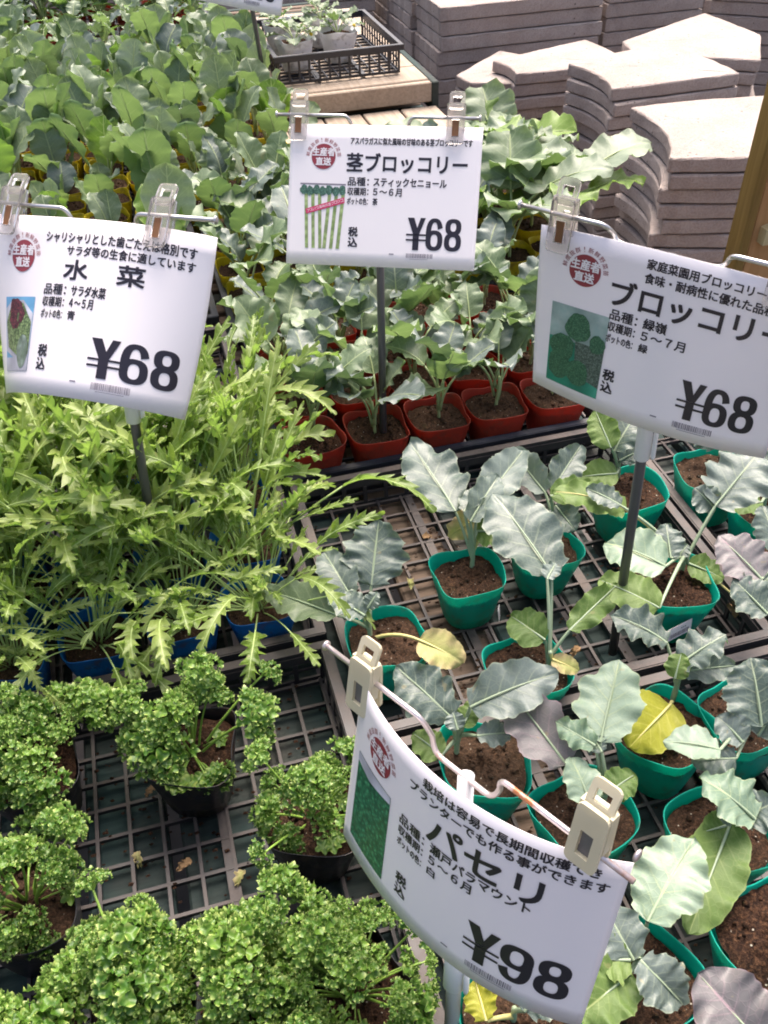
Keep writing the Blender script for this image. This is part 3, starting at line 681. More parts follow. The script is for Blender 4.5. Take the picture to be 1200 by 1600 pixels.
teal_plant(1168, 1118, 'broccoli in the teal pot at the right rim of the tray, big grey leaf upright', (1175, 1130), [
    (1190, 1135, .15, 1172, 1028, .19, 92, {'fold': .1}), (1125, 1172, .15, 1036, 1160, .15, 56, {'mat': 'broc_pale', 'face': (0, -.1, 1)}), (1160, 1160, .14, 1120, 1120, .15, 48), (1150, 1185, .13, 1080, 1188, .13, 52, {'ruf': .15}),
    (1185, 1150, .13, 1225, 1090, .16, 60)], seed=13, rz=.2, sc=1.07)
teal_plant(915, 1272, 'broccoli in the teal pot behind the right clip, pale mint leaf standing up', (938, 1262), [
    (938, 1160, .16, 968, 1032, .19, 98, dict(Pa, c1=-.3, fold=.12)), (930, 1165, .16, 868, 1128, .17, 44, dict(Pa, ruf=.18)), (885, 1195, .14, 792, 1072, .16, 84, Pu),
    (922, 1255, .13, 890, 1182, .15, 58, dict(Pa, kind='round')), (950, 1240, .13, 992, 1210, .14, 48, Gr), (940, 1175, .155, 925, 1150, .16, 30)], seed=14, rz=.3, sc=1.07)
teal_plant(1125, 1302, 'broccoli in the teal pot right of the curved card, broad pale leaf above its soil', (1140, 1292), [
    (1180, 1280, .14, 1092, 1215, .16, 74, dict(Pa, face=(0, -.2, 1))), (1142, 1285, .12, 1075, 1460, .11, 84, Gr), (1150, 1280, .13, 1120, 1262, .14, 30), (1160, 1280, .13, 1215, 1250, .15, 60),
    (1135, 1290, .12, 1098, 1300, .12, 44, Gr)], seed=15, rz=.1, sc=1.07)
teal_plant(1000, 1535, 'broccoli in the teal pot beside the lower right corner of the curved card', (990, 1510), [
    (1012, 1440, .15, 1085, 1308, .17, 102, dict(c1=-.25, fold=.10, mat='broc_pale')), (1000, 1500, .14, 1068, 1570, .12, 68, dict(mat='broc')), (990, 1500, .13, 940, 1410, .15, 70), (985, 1520, .12, 900, 1590, .12, 74, Gr),
    (985, 1500, .13, 930, 1500, .13, 60, {'mat': 'broc_green'})], seed=16, rz=.4, sc=1.12)
teal_plant(1222, 1478, 'broccoli in the large teal pot at the lower right edge with dark soil', (1225, 1500), [
    (1195, 1640, .14, 1090, 1520, .16, 104, dict(Pu, kind='round')), (1230, 1480, .14, 1300, 1400, .16, 80)], seed=17, rz=.15, sc=1.25)
teal_plant(812, 1600, 'broccoli in the teal pot under the curved card by the white pole', (800, 1600), [
    (760, 1595, .12, 742, 1530, .13, 44, Yl), (820, 1580, .13, 870, 1520, .15, 60)], seed=18, sc=1.1)
# withered petiole with brown tip, beside the sticker pot
c = at(1110, 925, .05)
t = empty('withered_leaf', c, 'dry yellow leaf stalk with a curled brown tip right of the sticker pot', 'dead leaf')
b = MB(); P = [at(1078, 895, .09), at(1110, 900, .085), at(1140, 925, .07), at(1158, 950, .05)]
b.tube([p-c for p in P], [.0018, .0017, .0015, .0012], 6)
ob('stalk', b.mesh('stalk', 'petiole_yellow'), t)
V, Fc, UV, mid = blade(.9, 5, 'round', 0, -3.2, 1.2, .3, 14, 5); e = at(1158, 950, .05)-c
ob('blade', mk('blade', [Vector(v)*.018+e for v in V], Fc, 'dry', None, UV), t)
# printed stickers on pots
def sticker(px, py, pz, wd, hg, az, label):
    p = at(px, py, pz); t = empty('pot_label', p, label, 'label', None, az); t.rotation_euler = (radians(-7), 0, az)
    ob('paper', mk('paper', [(-wd/2, 0, -hg/2), (wd/2, 0, -hg/2), (wd/2, 0, hg/2), (-wd/2, 0, hg/2), (-wd/2, .0004, -hg/2), (wd/2, .0004, -hg/2), (wd/2, .0004, hg/2), (-wd/2, .0004, hg/2)],
        [(0, 1, 2, 3), (7, 6, 5, 4), (0, 4, 5, 1), (2, 6, 7, 3), (1, 5, 6, 2), (0, 3, 7, 4)], 'card', smooth=False), t)
    b = MB(); r = random.Random(4); x = -wd*.4
    while x < wd*.36:
        q = r.choice([.0004, .0007, .001]); b.add([(x, -.0003, -hg*.36), (x+q, -.0003, -hg*.36), (x+q, -.0003, -hg*.02), (x, -.0003, -hg*.02)], [(0, 1, 2, 3)]); x += q+r.choice([.0005, .0008])
    for i in range(3): b.add([(wd*.05+i*.003, -.0003, hg*.12), (wd*.05+i*.003+.002, -.0003, hg*.12), (wd*.05+i*.003+.002, -.0003, hg*.22), (wd*.05+i*.003, -.0003, hg*.22)], [(0, 1, 2, 3)])
    ob('barcode', b.mesh('barcode', 'inkgrey', False), t)
pp = at(1050, 912, .087)
sticker(1062, 985, .062, .040, .020, radians(14), 'small white barcode sticker on the front of a teal pot')
sticker(780, 958, .058, .012, .020, radians(62), 'sliver of white sticker on the right side of a teal pot')

# ------------------------------------------------------------------ parsley
def parsley(x, y, n, label, seed, s=1., spread=1., pots=1.08, fans=3):
    r = random.Random(seed); t = empty('potted_parsley_plant', (x, y, .011), label, 'parsley', 'curly parsley in black pots', r.uniform(-.3, .3))
    pot(t, 'black', seed, 0, pots)
    for i in range(n):
        a = i*2.4+r.uniform(-.5, .5); R = r.uniform(.002, .010); k = r.randrange(len(SPR))
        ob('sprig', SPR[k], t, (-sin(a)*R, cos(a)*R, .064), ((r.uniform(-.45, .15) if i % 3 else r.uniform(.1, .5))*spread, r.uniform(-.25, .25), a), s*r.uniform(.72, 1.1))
    for i in range(fans):
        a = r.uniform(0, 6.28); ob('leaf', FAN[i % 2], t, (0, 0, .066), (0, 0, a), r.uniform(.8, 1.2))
def pw(px, py): p = at(px, py, .09); return p.x, p.y
parsley(*pw(298, 1170), 15, 'curly parsley in a black pot standing against the mizuna tray', 31, 1.2, 1.15, 1.12, 6)
parsley(*pw(488, 1270), 16, 'curly parsley in a black pot touching the left edge of the curved card', 32, 1.15, 1.15, 1.12, 5)
parsley(*pw(48, 1195), 18, 'curly parsley in a black pot at the left edge, level with the upper grid', 33, 1.2, 1.2, 1.12, 5)
parsley(*pw(40, 1410), 20, 'curly parsley in a black pot at the lower left edge with bare soil showing', 34, 1.15, 1.25, 1.12, 5)
for i, (x, y, n, l) in enumerate([(-.14, .385, 16, 'dense curly parsley clump just below the empty grid, left half'), (-.035, .365, 15, 'dense curly parsley clump in the middle of the bottom edge'), (.045, .345, 18, 'dense curly parsley clump nearest the white pole'),
        (-.235, .365, 14, 'dense curly parsley clump in the bottom left corner'), (-.13, .30, 15, 'curly parsley cut by the bottom edge, left one'), (-.035, .275, 15, 'curly parsley cut by the bottom edge, middle one'), (.055, .245, 12, 'curly parsley cut by the bottom edge, right one')]):
    parsley(x, y, n+10, l, 50+i, (1.2, 1.15, 1.1, 1.2, 1.05, 1.0, .95)[i], 1.2, 1.05)

# ------------------------------------------------------------------ crate with strawberries, far left pots
tc = tray('deep black lattice crate standing on the tan table with white pots', .45, 2.86, .84, 3.32, 'tray_clean', .085, .034, .121, name='lattice_crate', cat='crate')
FLW = MB()
for k in range(5):
    a = k*2*pi/5; FLW.add([(0, 0, .001)]+[(cos(a+d)*rr, sin(a+d)*rr, .003) for d, rr in ((-.5, .009), (-.25, .015), (0, .017), (.25, .015), (.5, .009))], [(0, 1, 2, 3, 4, 5)])
FLW.add([(cos(q*pi/3)*.005, sin(q*pi/3)*.005, .002) for q in range(6)]+[(0, 0, .007)], [(q, (q+1) % 6, 6) for q in range(6)], 1)
FM = FLW.mesh('flower', ['petal', 'stamen'])
RND = [petal_leaf(160+i, 'round', 'stick', 1, .045, .042, .05, 1.1, random.Random(i).uniform(.2, .8), .2, .08, -.7, .0012, 12, 4) for i in range(4)]
for i, (x, y, l) in enumerate([(.535, 2.98, 'strawberry plant in the white pot nearest the crate corner, left one'), (.68, 3.03, 'strawberry plant in a white pot with one white flower'), (.53, 3.18, 'strawberry plant in a white pot farther back in the crate'), (.67, 3.22, 'strawberry plant in a white pot at the back of the crate')]):
    r = random.Random(i+5); t = empty('potted_strawberry_plant', (x, y, .135), l, 'strawberry plant', 'strawberry plants in the far crate')
    pot(t, 'white', i, .2, 1.15)
    for k in range(11):
        a = r.uniform(0, 6.28); ob('leaf', RND[k % 4], t, (0, 0, .07), (r.uniform(-.3, .3), r.uniform(-.2, .2), a), r.uniform(.7, 1.2))
    if i < 2: ob('flower', FM, t, (.045, -.03, .10), (.9, 0, .3), 1.3)
tray('black tray of dark red pots beyond the cabbage seedlings', -.62, 3.25, .40, 3.80, 'tray_clean')
tray('farthest black tray of seedlings at the top left', -.75, 3.83, .40, 4.4, 'tray_clean')
for j in range(10):
    for i in range(9):
        sd += 1; x = -.55+i*.108; y = 3.31+j*.105
        grey = i in (4, 5) and 0 < j < 6
        t = seedling(x, y, .011, 'white' if grey else 'red', LAN if (i+j//2) % 2 else STK, (8 if i < 3 else 3) if j < 6 else 7, '%s beyond the cabbage field, %s row, %s from the left' % ('seedling in a whitish pot' if grey else 'seedling in a dark red pot', OR5[j], COLW[i]),
            'seedlings in the far left tray' if not grey else 'whitish pots in the far left tray', sd, 'potted_seedling', s=1.5 if i < 3 or j > 5 else .9, stemh=.07)

# ------------------------------------------------------------------ pavers
ORD = ['top', 'second', 'third', 'fourth', 'fifth', 'sixth', 'seventh', 'eighth', 'ninth', 'tenth', 'eleventh', 'twelfth', 'thirteenth', 'fourteenth', 'fifteenth', 'sixteenth', 'seventeenth', 'eighteenth']
TK = .0465
def slab_mesh(quad, sag, seed, groove=False, tk=TK):
    """outline through four corners, each edge bowed by sag[i]; thin bevel, slightly rough"""
    r = random.Random(seed); pts = []; nrm = []
    n = len(quad)
    for i in range(n):
        a, b = Vector(quad[i]), Vector(quad[(i+1) % n]); d = b-a; nr = Vector((d.y, -d.x)).normalized(); m = 13
        for k in range(m):
            t = [.012, .045, .1, .18, .28, .39, .5, .61, .72, .82, .9, .955, .988][k]
            pts.append(a+d*t+nr*sag[i]*sin(pi*t)+nr*r.uniform(-.0016, .0016)); nrm.append((nr-d.normalized()*sag[i]*pi*cos(pi*t)/d.length).normalized())
    c = sum(pts, Vector((0, 0)))/len(pts); N_ = len(pts)
    V = []; Fc = []
    rows = [(-.005, 0), (0, .004), (.0004, tk*.5), (0, tk-.005), (-.002, tk-.0014), (-.006, tk)]
    for off, z in rows:
        for i, p in enumerate(pts):
            q = p+nrm[i]*(off+r.uniform(-.0008, .0008))
            if groove and i % 2 and 0 < z < tk-.003: q = p-nrm[i]*.004
            V.append((q.x, q.y, z+(r.uniform(-.0007, .0007) if z == tk else r.uniform(-.0012, .0012) if z > tk-.01 else 0)))
    for i in range(len(rows)-1):
        for k in range(N_): Fc.append((i*N_+k, i*N_+(k+1) % N_, (i+1)*N_+(k+1) % N_, (i+1)*N_+k))
    Fc.append(tuple(range(N_-1, -1, -1)))
    # top: inner rings with slight unevenness
    base = (len(rows)-1)*N_; prev = base
    for f in (.75, .5, .25):
        st = len(V)
        for i in range(N_):
            q = c+(Vector(V[base+i][:2])-c)*f; V.append((q.x, q.y, tk+r.uniform(-.0006, .0008)))
        for k in range(N_): Fc.append((prev+k, prev+(k+1) % N_, st+(k+1) % N_, st+k))
        prev = st
    V.append((c.x, c.y, tk)); Fc += [(prev+k, prev+(k+1) % N_, len(V)-1) for k in range(N_)]
    return mk('paver', V, Fc, 'paver', smooth=False)
def stack(quad_px, ztop, sag, where, seed, jit=.008, rot=2.2, world=None, n=15, shrink=1., grp='curved paving slabs', pitch=.0455):
    r = random.Random(seed)
    Q = [Vector(at(x, y, ztop)[:2]) for x, y in quad_px] if world is None else [Vector(p) for p in world]
    c = sum(Q, Vector((0, 0)))/len(Q)
    ms = [slab_mesh([(q-c) for q in Q], sag, seed*10+k, groove=(grp != 'curved paving slabs'), tk=pitch-.004) for k in range(3)]
    TK = pitch-.004; n = int((ztop+.55)/pitch); ztop = -.55+n*pitch
    dx = dy = 0.
    for i in range(n):
        o = ob('concrete_paver', ms[r.randrange(3)], None, (c.x+dx, c.y+dy, ztop-pitch*(i+1)+(pitch-TK)), (0, 0, radians(r.uniform(-rot, rot)*(i > 0))))
        tag(o, '%s slab from the top of the %s' % (ORD[i], where) if i else 'topmost pinkish slab of the %s' % where, 'paver', grp)
        dx = r.uniform(-jit, jit); dy = r.uniform(-jit, jit)
# S1..S5 : fan shaped with one hollow and one bulging side
stack([(985, 165), (1047, 245), (1200, 243), (1200, 146)], .0, [-.045, .002, .03, .012], 'stack nearest the wooden post', 1, .010, 3)
stack([(888, 97), (957, 137), (1158, 112), (1040, 66)], .0, [-.032, .002, .018, .012], 'stack in the middle, left of the post stack', 2, .012, 4)
stack([(770, 80), (808, 100), (990, 82), (917, 47)], -.06, [-.02, .002, .01, .005], 'stack above the tall green plants', 3, .010, 3)
stack([(973, 60), (990, 78), (1190, 90), (1190, 50), (1102, 16)], -.04, [0, 0, 0, .005, .005], 'stack behind the post at the right', 4, .010, 3)
stack([(713, 100), (735, 112), (850, 112), (850, 75), (782, 62)], -.10, [0, 0, 0, 0, 0], 'low stack left of the curved ones', 5, .008, 3)
a = at(688, 6, .04); 
for k, (x0, y0, x1, y1, zt, wh) in enumerate([(a.x, a.y, a.x+.74, a.y+.36, .04, 'scored stack behind the far crate'), (a.x-.01, a.y+.39, a.x+.73, a.y+.75, .03, 'second scored stack behind the far crate'),
        (a.x-.01, a.y+.79, a.x+.73, a.y+1.15, .09, 'third scored stack, farthest back'), (a.x+.78, a.y+.02, a.x+1.25, a.y+.40, .03, 'scored stack right of centre at the top'), (a.x+.79, a.y+.45, a.x+1.5, a.y+.85, .10, 'rear scored stack right of centre'),
        (a.x+1.40, a.y-.1, a.x+2.1, a.y+.3, .05, 'scored stack at the upper right corner'), (a.x+1.6, a.y+.55, a.x+2.3, a.y+.95, .16, 'rearmost scored stack at the upper right corner'),
        (a.x-.85, a.y+.8, a.x-.07, a.y+1.2, .04, 'scored stack left of the others behind the crate'), (a.x-1.7, a.y+.9, a.x-.9, a.y+1.3, .04, 'scored stack behind the far left trays'), (a.x-2.6, a.y+.9, a.x-1.75, a.y+1.3, .04, 'scored stack at the top left corner')]):
    ro = 2 if k not in (5, 6) else 0
    W_ = [(x0, y1), (x0, y0), (x1, y0), (x1, y1)]
    if k in (5, 6):
        cx, cy = (x0+x1)/2, (y0+y1)/2; aa = radians(-38); W_ = [(cx+(x-cx)*cos(aa)-(y-cy)*sin(aa), cy+(x-cx)*sin(aa)+(y-cy)*cos(aa)) for x, y in W_]
    stack(None, zt, [-.002]*4, wh, 20+k, .008, 1.2, world=W_, grp='scored paving slabs', pitch=.0575)

# ------------------------------------------------------------------ wooden post
pb = at(1125, 395, .15); 
t = empty('wooden_post', (pb.x-.008, pb.y-.045, -.55), 'brown wooden post with lighter orange board at the right edge', 'post')
t.rotation_euler = (0, radians(1.3), 0)
ob('side_board', beam_mesh('side_board', 0, 0, 0, .020, .045, 1.75, 'post_dark'), t)
ob('face_board', beam_mesh('face_board', .0205, .004, 0, .30, .026, 1.75, 'post_light'), t)
b = MB(); z0 = .83
def prism(px, y0, y1, mat, nm):
    n = len(px); V = [(x, y0, z) for x, z in px]+[(x, y1, z) for x, z in px]
    Fc = [tuple(range(n)), tuple(range(2*n-1, n-1, -1))]+[(i, i+n, (i+1) % n+n, (i+1) % n) for i in range(n)]
    ob(nm, mk(nm, V, Fc, mat, smooth=False), t)
prism([(.045, .86), (.075, .82), (.2, .82), (.2, .93), (.075, .93), (.045, .90)], -.025, .0038, 'post_pale', 'rail_end')
prism([(.035, .735), (.075, .735), (.2, .81), (.2, .87-.055), (.035, .765)], -.016, .0036, 'post_pale', 'brace')

# ------------------------------------------------------------------ price signs
def surf(u, v, k, n=20):
    u = np.asarray(u, float); v = np.asarray(v, float); x = np.zeros_like(u); y = np.zeros_like(u); a = np.zeros_like(u); du = u/n
    for i in range(n):
        kap = k[0]+k[1]*(i+.5)*du+k[2]*v; am = a+kap*du/2; x += np.cos(am)*du; y += np.sin(am)*du; a = a+kap*du
    return x, y, a
def rodm(x, y, z):
    return np.array((Matrix.Rotation(z, 3, 'Z') @ Matrix.Rotation(x, 3, 'X') @ Matrix.Rotation(y, 3, 'Y')))
CW, CHt = .257, .182
def text_mesh(body, bold=0., res=3):
    cu = bpy.data.curves.new('lettering', 'FONT'); cu.body = body; cu.resolution_u = res; cu.offset = bold
    o = bpy.data.objects.new('lettering', cu); COL.objects.link(o)
    dg = bpy.context.evaluated_depsgraph_get(); me = bpy.data.meshes.new_from_object(o.evaluated_get(dg))
    bpy.data.objects.remove(o); bpy.data.curves.remove(cu)
    n = len(me.vertices); co = np.empty(n*3); me.vertices.foreach_get('co', co); co = co.reshape(-1, 3)[:, :2]
    Fc = [tuple(p.vertices) for p in me.polygons]; bpy.data.meshes.remove(me)
    return co, Fc
TC = {}
def tx(body, bold=0.):
    if (body, bold) not in TC: TC[(body, bold)] = text_mesh(body, bold)
    return TC[(body, bold)]
class Print:
    """flat artwork in card coordinates (fx from the left, fy from the top, both 0..1)"""
    def __init__(s): s.V = []; s.F = []; s.fm = []
    def raw(s, V, Fc, mi=0, lay=0.):
        b = len(s.V); s.V += [(float(x), float(y), lay) for x, y in V]; s.F += [tuple(b+i for i in f) for f in Fc]; s.fm += [mi]*len(Fc)
    def text(s, body, x0, y0, x1, y1, bold=0., mi=0, keep=False, rot=0.):
        dup = 0
        if bold < 0: dup, bold = -bold, 0.
        co, Fc = tx(body, bold)
        if not len(co): return
        mn, mx = co.min(0), co.max(0)
        X0, X1 = (x0-.5)*CW, (x1-.5)*CW; Y1, Y0 = (.5-y0)*CHt, (.5-y1)*CHt
        q = (co-mn)/(mx-mn)
        hh = (Y1-Y0)*dup
        for k, (dx, dy) in enumerate([(0, 0)]+([(hh, 0), (0, hh), (hh, hh)] if dup else [])):
            s.raw(np.stack([X0+q[:, 0]*(X1-X0)+dx-hh/2, Y0+q[:, 1]*(Y1-Y0)+dy-hh/2], 1), Fc, mi, k*.00006)
    def glyph(s, ch, cx, cy, size, ang, bold=0., mi=0):
        co, Fc = tx(ch, bold); mn, mx = co.min(0), co.max(0); q = (co-(mn+mx)/2)/max(mx-mn)*size
        c, n = cos(ang), sin(ang); s.raw(np.stack([cx+q[:, 0]*c-q[:, 1]*n, cy+q[:, 0]*n+q[:, 1]*c], 1), Fc, mi)
    def rect(s, x0, y0, x1, y1, mi=0):
        X = [(x-.5)*CW for x in (x0, x1)]; Y = [(.5-y)*CHt for y in (y0, y1)]
        s.raw([(X[0], Y[1]), (X[1], Y[1]), (X[1], Y[0]), (X[0], Y[0])], [(0, 1, 2, 3)], mi)
    def poly(s, P, mi=0):
        s.raw([((x-.5)*CW, (.5-y)*CHt) for x, y in P], [tuple(range(len(P)))], mi)
    def blob(s, fx, fy, rx, ry, mi=0, wob=.0, seed=0, n=28):
        r = random.Random(seed); a = [r.uniform(0, 6.3) for _ in range(3)]
        P = []
        for k in range(n):
            th = -2*pi*k/n; R = 1+wob*(sin(3*th+a[0])+.6*sin(5*th+a[1])+.5*sin(9*th+a[2]))
            P.append((fx+rx*R*cos(th), fy+ry*R*sin(th)))
        s.poly(P, mi)
    def build(s, name, mats, off, mp, parent):
        bm = bmesh.new(); vs = [bm.verts.new(p) for p in s.V]
        for f, m_ in zip(s.F, s.fm):
            try: bm.faces.new([vs[i] for i in f]).material_index = m_
            except ValueError: pass
        xs = [v[0] for v in s.V]; ys = [v[1] for v in s.V]
        for lo, hi, st, nr in ((min(xs), max(xs), .008, (1, 0, 0)), (min(ys), max(ys), .03, (0, 1, 0))):
            p = math.ceil(lo/st)*st
            while p < hi:
                bmesh.ops.bisect_plane(bm, geom=bm.verts[:]+bm.edges[:]+bm.faces[:], plane_co=Vector(nr)*p, plane_no=nr, dist=1e-7); p += st
        me = bpy.data.meshes.new(name)
        u = np.array([v.co.x for v in bm.verts]); v_ = np.array([v.co.y for v in bm.verts]); P = mp(u, v_, off+np.array([v.co.z for v in bm.verts]))
        for v, p in zip(bm.verts, P): v.co = Vector(p)
        bm.normal_update(); bm.to_mesh(me); bm.free()
        for k in mats: me.materials.append(MT[k])
        return ob(name, me, parent)

def sign(label, pos, ang, k, base, art, clips=(-.105, .088), clipmat='clear', springmat='rust', wiremat='steel', polemat='pole', sleeve=(.02, .03), over=.030, jog=.018, polerad=.0058, sleeverad=.0095, poledrop=0., backoff=.012, jogs=(.30, .68), cs=1.42, lift=.012, overs=None, fwdR=0.):
    R = rodm(*[radians(a) for a in ang]); pos = np.array(pos); base = Vector(base)
    t = empty('price_sign', base, label, 'price sign'); org = np.array(base)
    def mp(u, v, off=0.):
        x, y, a = surf(u, v, k); x = x+np.sin(a)*off; y = y-np.cos(a)*off
        return (R @ np.stack([x, y, np.asarray(v, float)])).T+pos-org
    # card
    nu, nv = 48, 10; U, Vv = np.meshgrid(np.linspace(-CW/2, CW/2, nu+1), np.linspace(-CHt/2, CHt/2, nv+1)); U = U.ravel(); Vv = Vv.ravel()
    A = mp(U, Vv, .00025); B = mp(U, Vv, -.00025); n0 = len(U); m_ = nu+1
    Fc = [(i*m_+j, i*m_+j+1, (i+1)*m_+j+1, (i+1)*m_+j) for i in range(nv) for j in range(nu)]
    Fb = [tuple(n0+q for q in reversed(f)) for f in Fc]
    bd = [j for j in range(m_)]+[i*m_+nu for i in range(1, nv+1)]+[nv*m_+j for j in range(nu-1, -1, -1)]+[i*m_ for i in range(nv-1, 0, -1)]
    Fs = [(bd[(i+1) % len(bd)], bd[i], n0+bd[i], n0+bd[(i+1) % len(bd)]) for i in range(len(bd))]
    card = ob('card', mk('card', np.concatenate([A, B]).tolist(), Fc+Fb+Fs, 'card'), t)
    for nm, pr, mats, off in art: pr.build(nm, mats, off, mp, card)
    # wire through the clip points
    one = lambda u, v, off=0.: Vector(mp(np.array([u]), np.array([v]), off)[0])
    A_ = one(clips[0], CHt/2, -.002); B_ = one(clips[1], CHt/2, -.002); Z = Vector(R @ np.array([0, 0, 1.])); E1 = (B_-A_).normalized()
    Nn = E1.cross(Z).normalized()*-1; Nn = Nn if Nn.dot(Vector((0, 0, CH))-Vector(base.to_tuple())-A_) > 0 else -Nn   # towards the viewer side
    fwd = fwdR; lf = lift if hasattr(lift, '__len__') else (lift, lift); A_ = A_+Z*lf[0]; B_ = B_+Z*lf[1]+Nn*fwd
    ov = overs or (over, over); L0 = A_-E1*ov[0]; L1 = B_+E1*ov[1]; L = (L1-L0).length
    P = lambda f, d=0.: L0+E1*L*f-Z*d-Nn*(backoff*(d > 0))
    rr = .0023; c = .03
    path = [P(0), P(jogs[0]-c)]+bez(P(jogs[0]-c), P(jogs[0]), P(jogs[0]+.01, jog*.6), 5)[1:]+bez(P(jogs[0]+.01, jog*.6), P(jogs[0]+.02, jog), P(jogs[0]+.05, jog), 4)[1:]
    path += [P(.5, jog)]+[P(jogs[1]-.05, jog)]+bez(P(jogs[1]-.05, jog), P(jogs[1]-.02, jog), P(jogs[1]-.01, jog*.6), 4)[1:]+bez(P(jogs[1]-.01, jog*.6), P(jogs[1]), P(jogs[1]+c), 5)[1:]+[P(1)]
    b = MB(); b.tube(path, rr, 10)
    for q, s_ in ((L0, -1), (L1, 1)): b.tube([q-E1*s_*.0005, q+E1*s_*.0005, q+E1*s_*.002, q+E1*s_*.0028], [rr, rr*1.9, rr*1.9, rr*1.2], 12)
    ob('wire_arm', b.mesh('wire_arm', wiremat), t)
    top = P(.5, jog)-Nn*.002
    b = MB(); b.tube([Vector((0, 0, 0)), top*.5, top], [polerad, polerad, polerad], 14); ob('pole', b.mesh('pole', polemat), t)
    d = top.normalized(); Lp = top.length
    b = MB(); sleeve = sleeve or (.16, .06); s0, s1 = Lp-sleeve[0]-sleeve[1], Lp-(.002 if sleeve[0] < .15 else .16)
    b.tube([d*s0, d*(s0+.001), d*(s1-.001), d*s1], [sleeverad*.9, sleeverad, sleeverad, sleeverad*.9], 18); ob('sleeve', b.mesh('sleeve', 'sleeve'), t)
    sx = E1*(sleeverad+.0035)
    b = MB(); b.tube([d*(s0+.004)+sx, d*(s0+.007)+sx, d*(s1)+sx], [.0018, .0027, .0024], 10); ob('prong', b.mesh('prong', 'sleeve'), t)
    # clips
    for cpt in (A_, B_):
        def frame(w0, h, win, zc, yc, tilt, th=.0022, nm='jaw', mat=clipmat, parent=None, rad=.003):
            # plate with a rectangular window, in clip axes (E1, Nn, Z)
            bm = bmesh.new()
            out = []
            for (cx, cz, a0) in ((w0/2-rad, h/2-rad, 0), (-w0/2+rad, h/2-rad, 90), (-w0/2+rad, -h/2+rad, 180), (w0/2-rad, -h/2+rad, 270)):
                for s_ in range(4):
                    an = radians(a0+s_*30); out.append((cx+rad*cos(an), cz+rad*sin(an)))
            wx, wz, wc = win; inn = [(wx/2, wc+wz/2)]*4+[(-wx/2, wc+wz/2)]*4+[(-wx/2, wc-wz/2)]*4+[(wx/2, wc-wz/2)]*4
            n = 16; V = []
            for yy in (th/2, -th/2):
                for P_ in (out, inn):
                    for x, z in P_: V.append((x, yy, z))
            Fq = []
            for i in range(n):
                j = (i+1) % n
                Fq += [(i, j, n+j, n+i), (2*n+j, 2*n+i, 3*n+i, 3*n+j), (j, i, 2*n+i, 2*n+j), (n+i, n+j, 3*n+j, 3*n+i)]
            Rt = Matrix.Rotation(tilt, 3, 'X'); pts = []
            for v in V:
                q = Rt @ Vector(v); q += Vector((0, yc, zc)); pts.append(cpt+E1*q.x*cs+Nn*q.y*1.15+Z*q.z*cs)
            me = mk(nm, pts, Fq, mat, smooth=False); bm.free()
            bb = bmesh.new(); bb.from_mesh(me); bmesh.ops.remove_doubles(bb, verts=bb.verts, dist=1e-5); bmesh.ops.dissolve_degenerate(bb, edges=bb.edges, dist=1e-6); bmesh.ops.recalc_face_normals(bb, faces=bb.faces); bb.to_mesh(me); bb.free()
            return ob(nm, me, parent)
        cl = frame(.0165, .036, (.0068, .0150, -.004), -.006, .0055, .05, .0030, 'clip', clipmat, t)
        frame(.0145, .018, (.0080, .0065, .0005), .0155, -.001, .38, .0028, 'grip', clipmat, cl)
        frame(.0155, .034, (.004, .004, .006), -.006, -.0065, -.12, .0026, 'back_jaw', clipmat, cl)
        def bx(nm, x0, x1, y0, y1, z0, z1, mat):
            b = MB(); b.box(x0, y0, z0, x1, y1, z1); b.V = [cpt+E1*v[0]*cs+Nn*v[1]*1.15+Z*v[2]*cs for v in b.V]
            me = b.mesh(nm, mat, False); bb = bmesh.new(); bb.from_mesh(me); bmesh.ops.recalc_face_normals(bb, faces=bb.faces); bb.to_mesh(me); bb.free(); ob(nm, me, cl)
        bx('spring', -.0031, .0031, .0035, .0048, -.0175, -.0028, springmat)
        bx('side_wall', -.0085, -.0068, -.003, .0038, -.012, .012, clipmat); bx('side_wall', .0068, .0085, -.003, .0038, -.012, .012, clipmat)
    return t

def stamp(cx=.18, cy=.225, arc='鮮度抜群!新鮮野菜苗'):
    p = Print(); X, Y = (cx-.5)*CW, (.5-cy)*CHt; n = 40
    p.raw([(X+.0163*cos(2*pi*i/n), Y+.0163*sin(2*pi*i/n)) for i in range(n)], [tuple(range(n))], 0)
    for i, ch in enumerate(arc):
        an = radians(172-i*(164/(len(arc)-1))); p.glyph(ch, X+.0213*cos(an), Y+.0213*sin(an), .0054, an-pi/2, 0., 0)
    q = Print()
    q.text('生産者', cx-.058, cy-.062, cx+.058, cy-.004, -.07, 0); q.text('直送', cx-.04, cy+.008, cx+.04, cy+.062, -.07, 0)
    return [('stamp', p, ['redink'], .0007), ('stamp_lettering', q, ['card'], .0010)]
def barcode(x0, y0, x1, y1, seed=1):
    p = Print(); r = random.Random(seed); x = x0
    while x < x1:
        w_ = r.choice([.0016, .0024, .004]); p.rect(x, y0, x+w_, y1); x += w_+r.choice([.0018, .003])
    p.rect(x0+.02, y1+.007, x1-.02, y1+.010); p.rect(x0-.09, y0+.006, x0-.065, y0+.014)
    return ('barcode', p, ['inkgrey'], .0007)
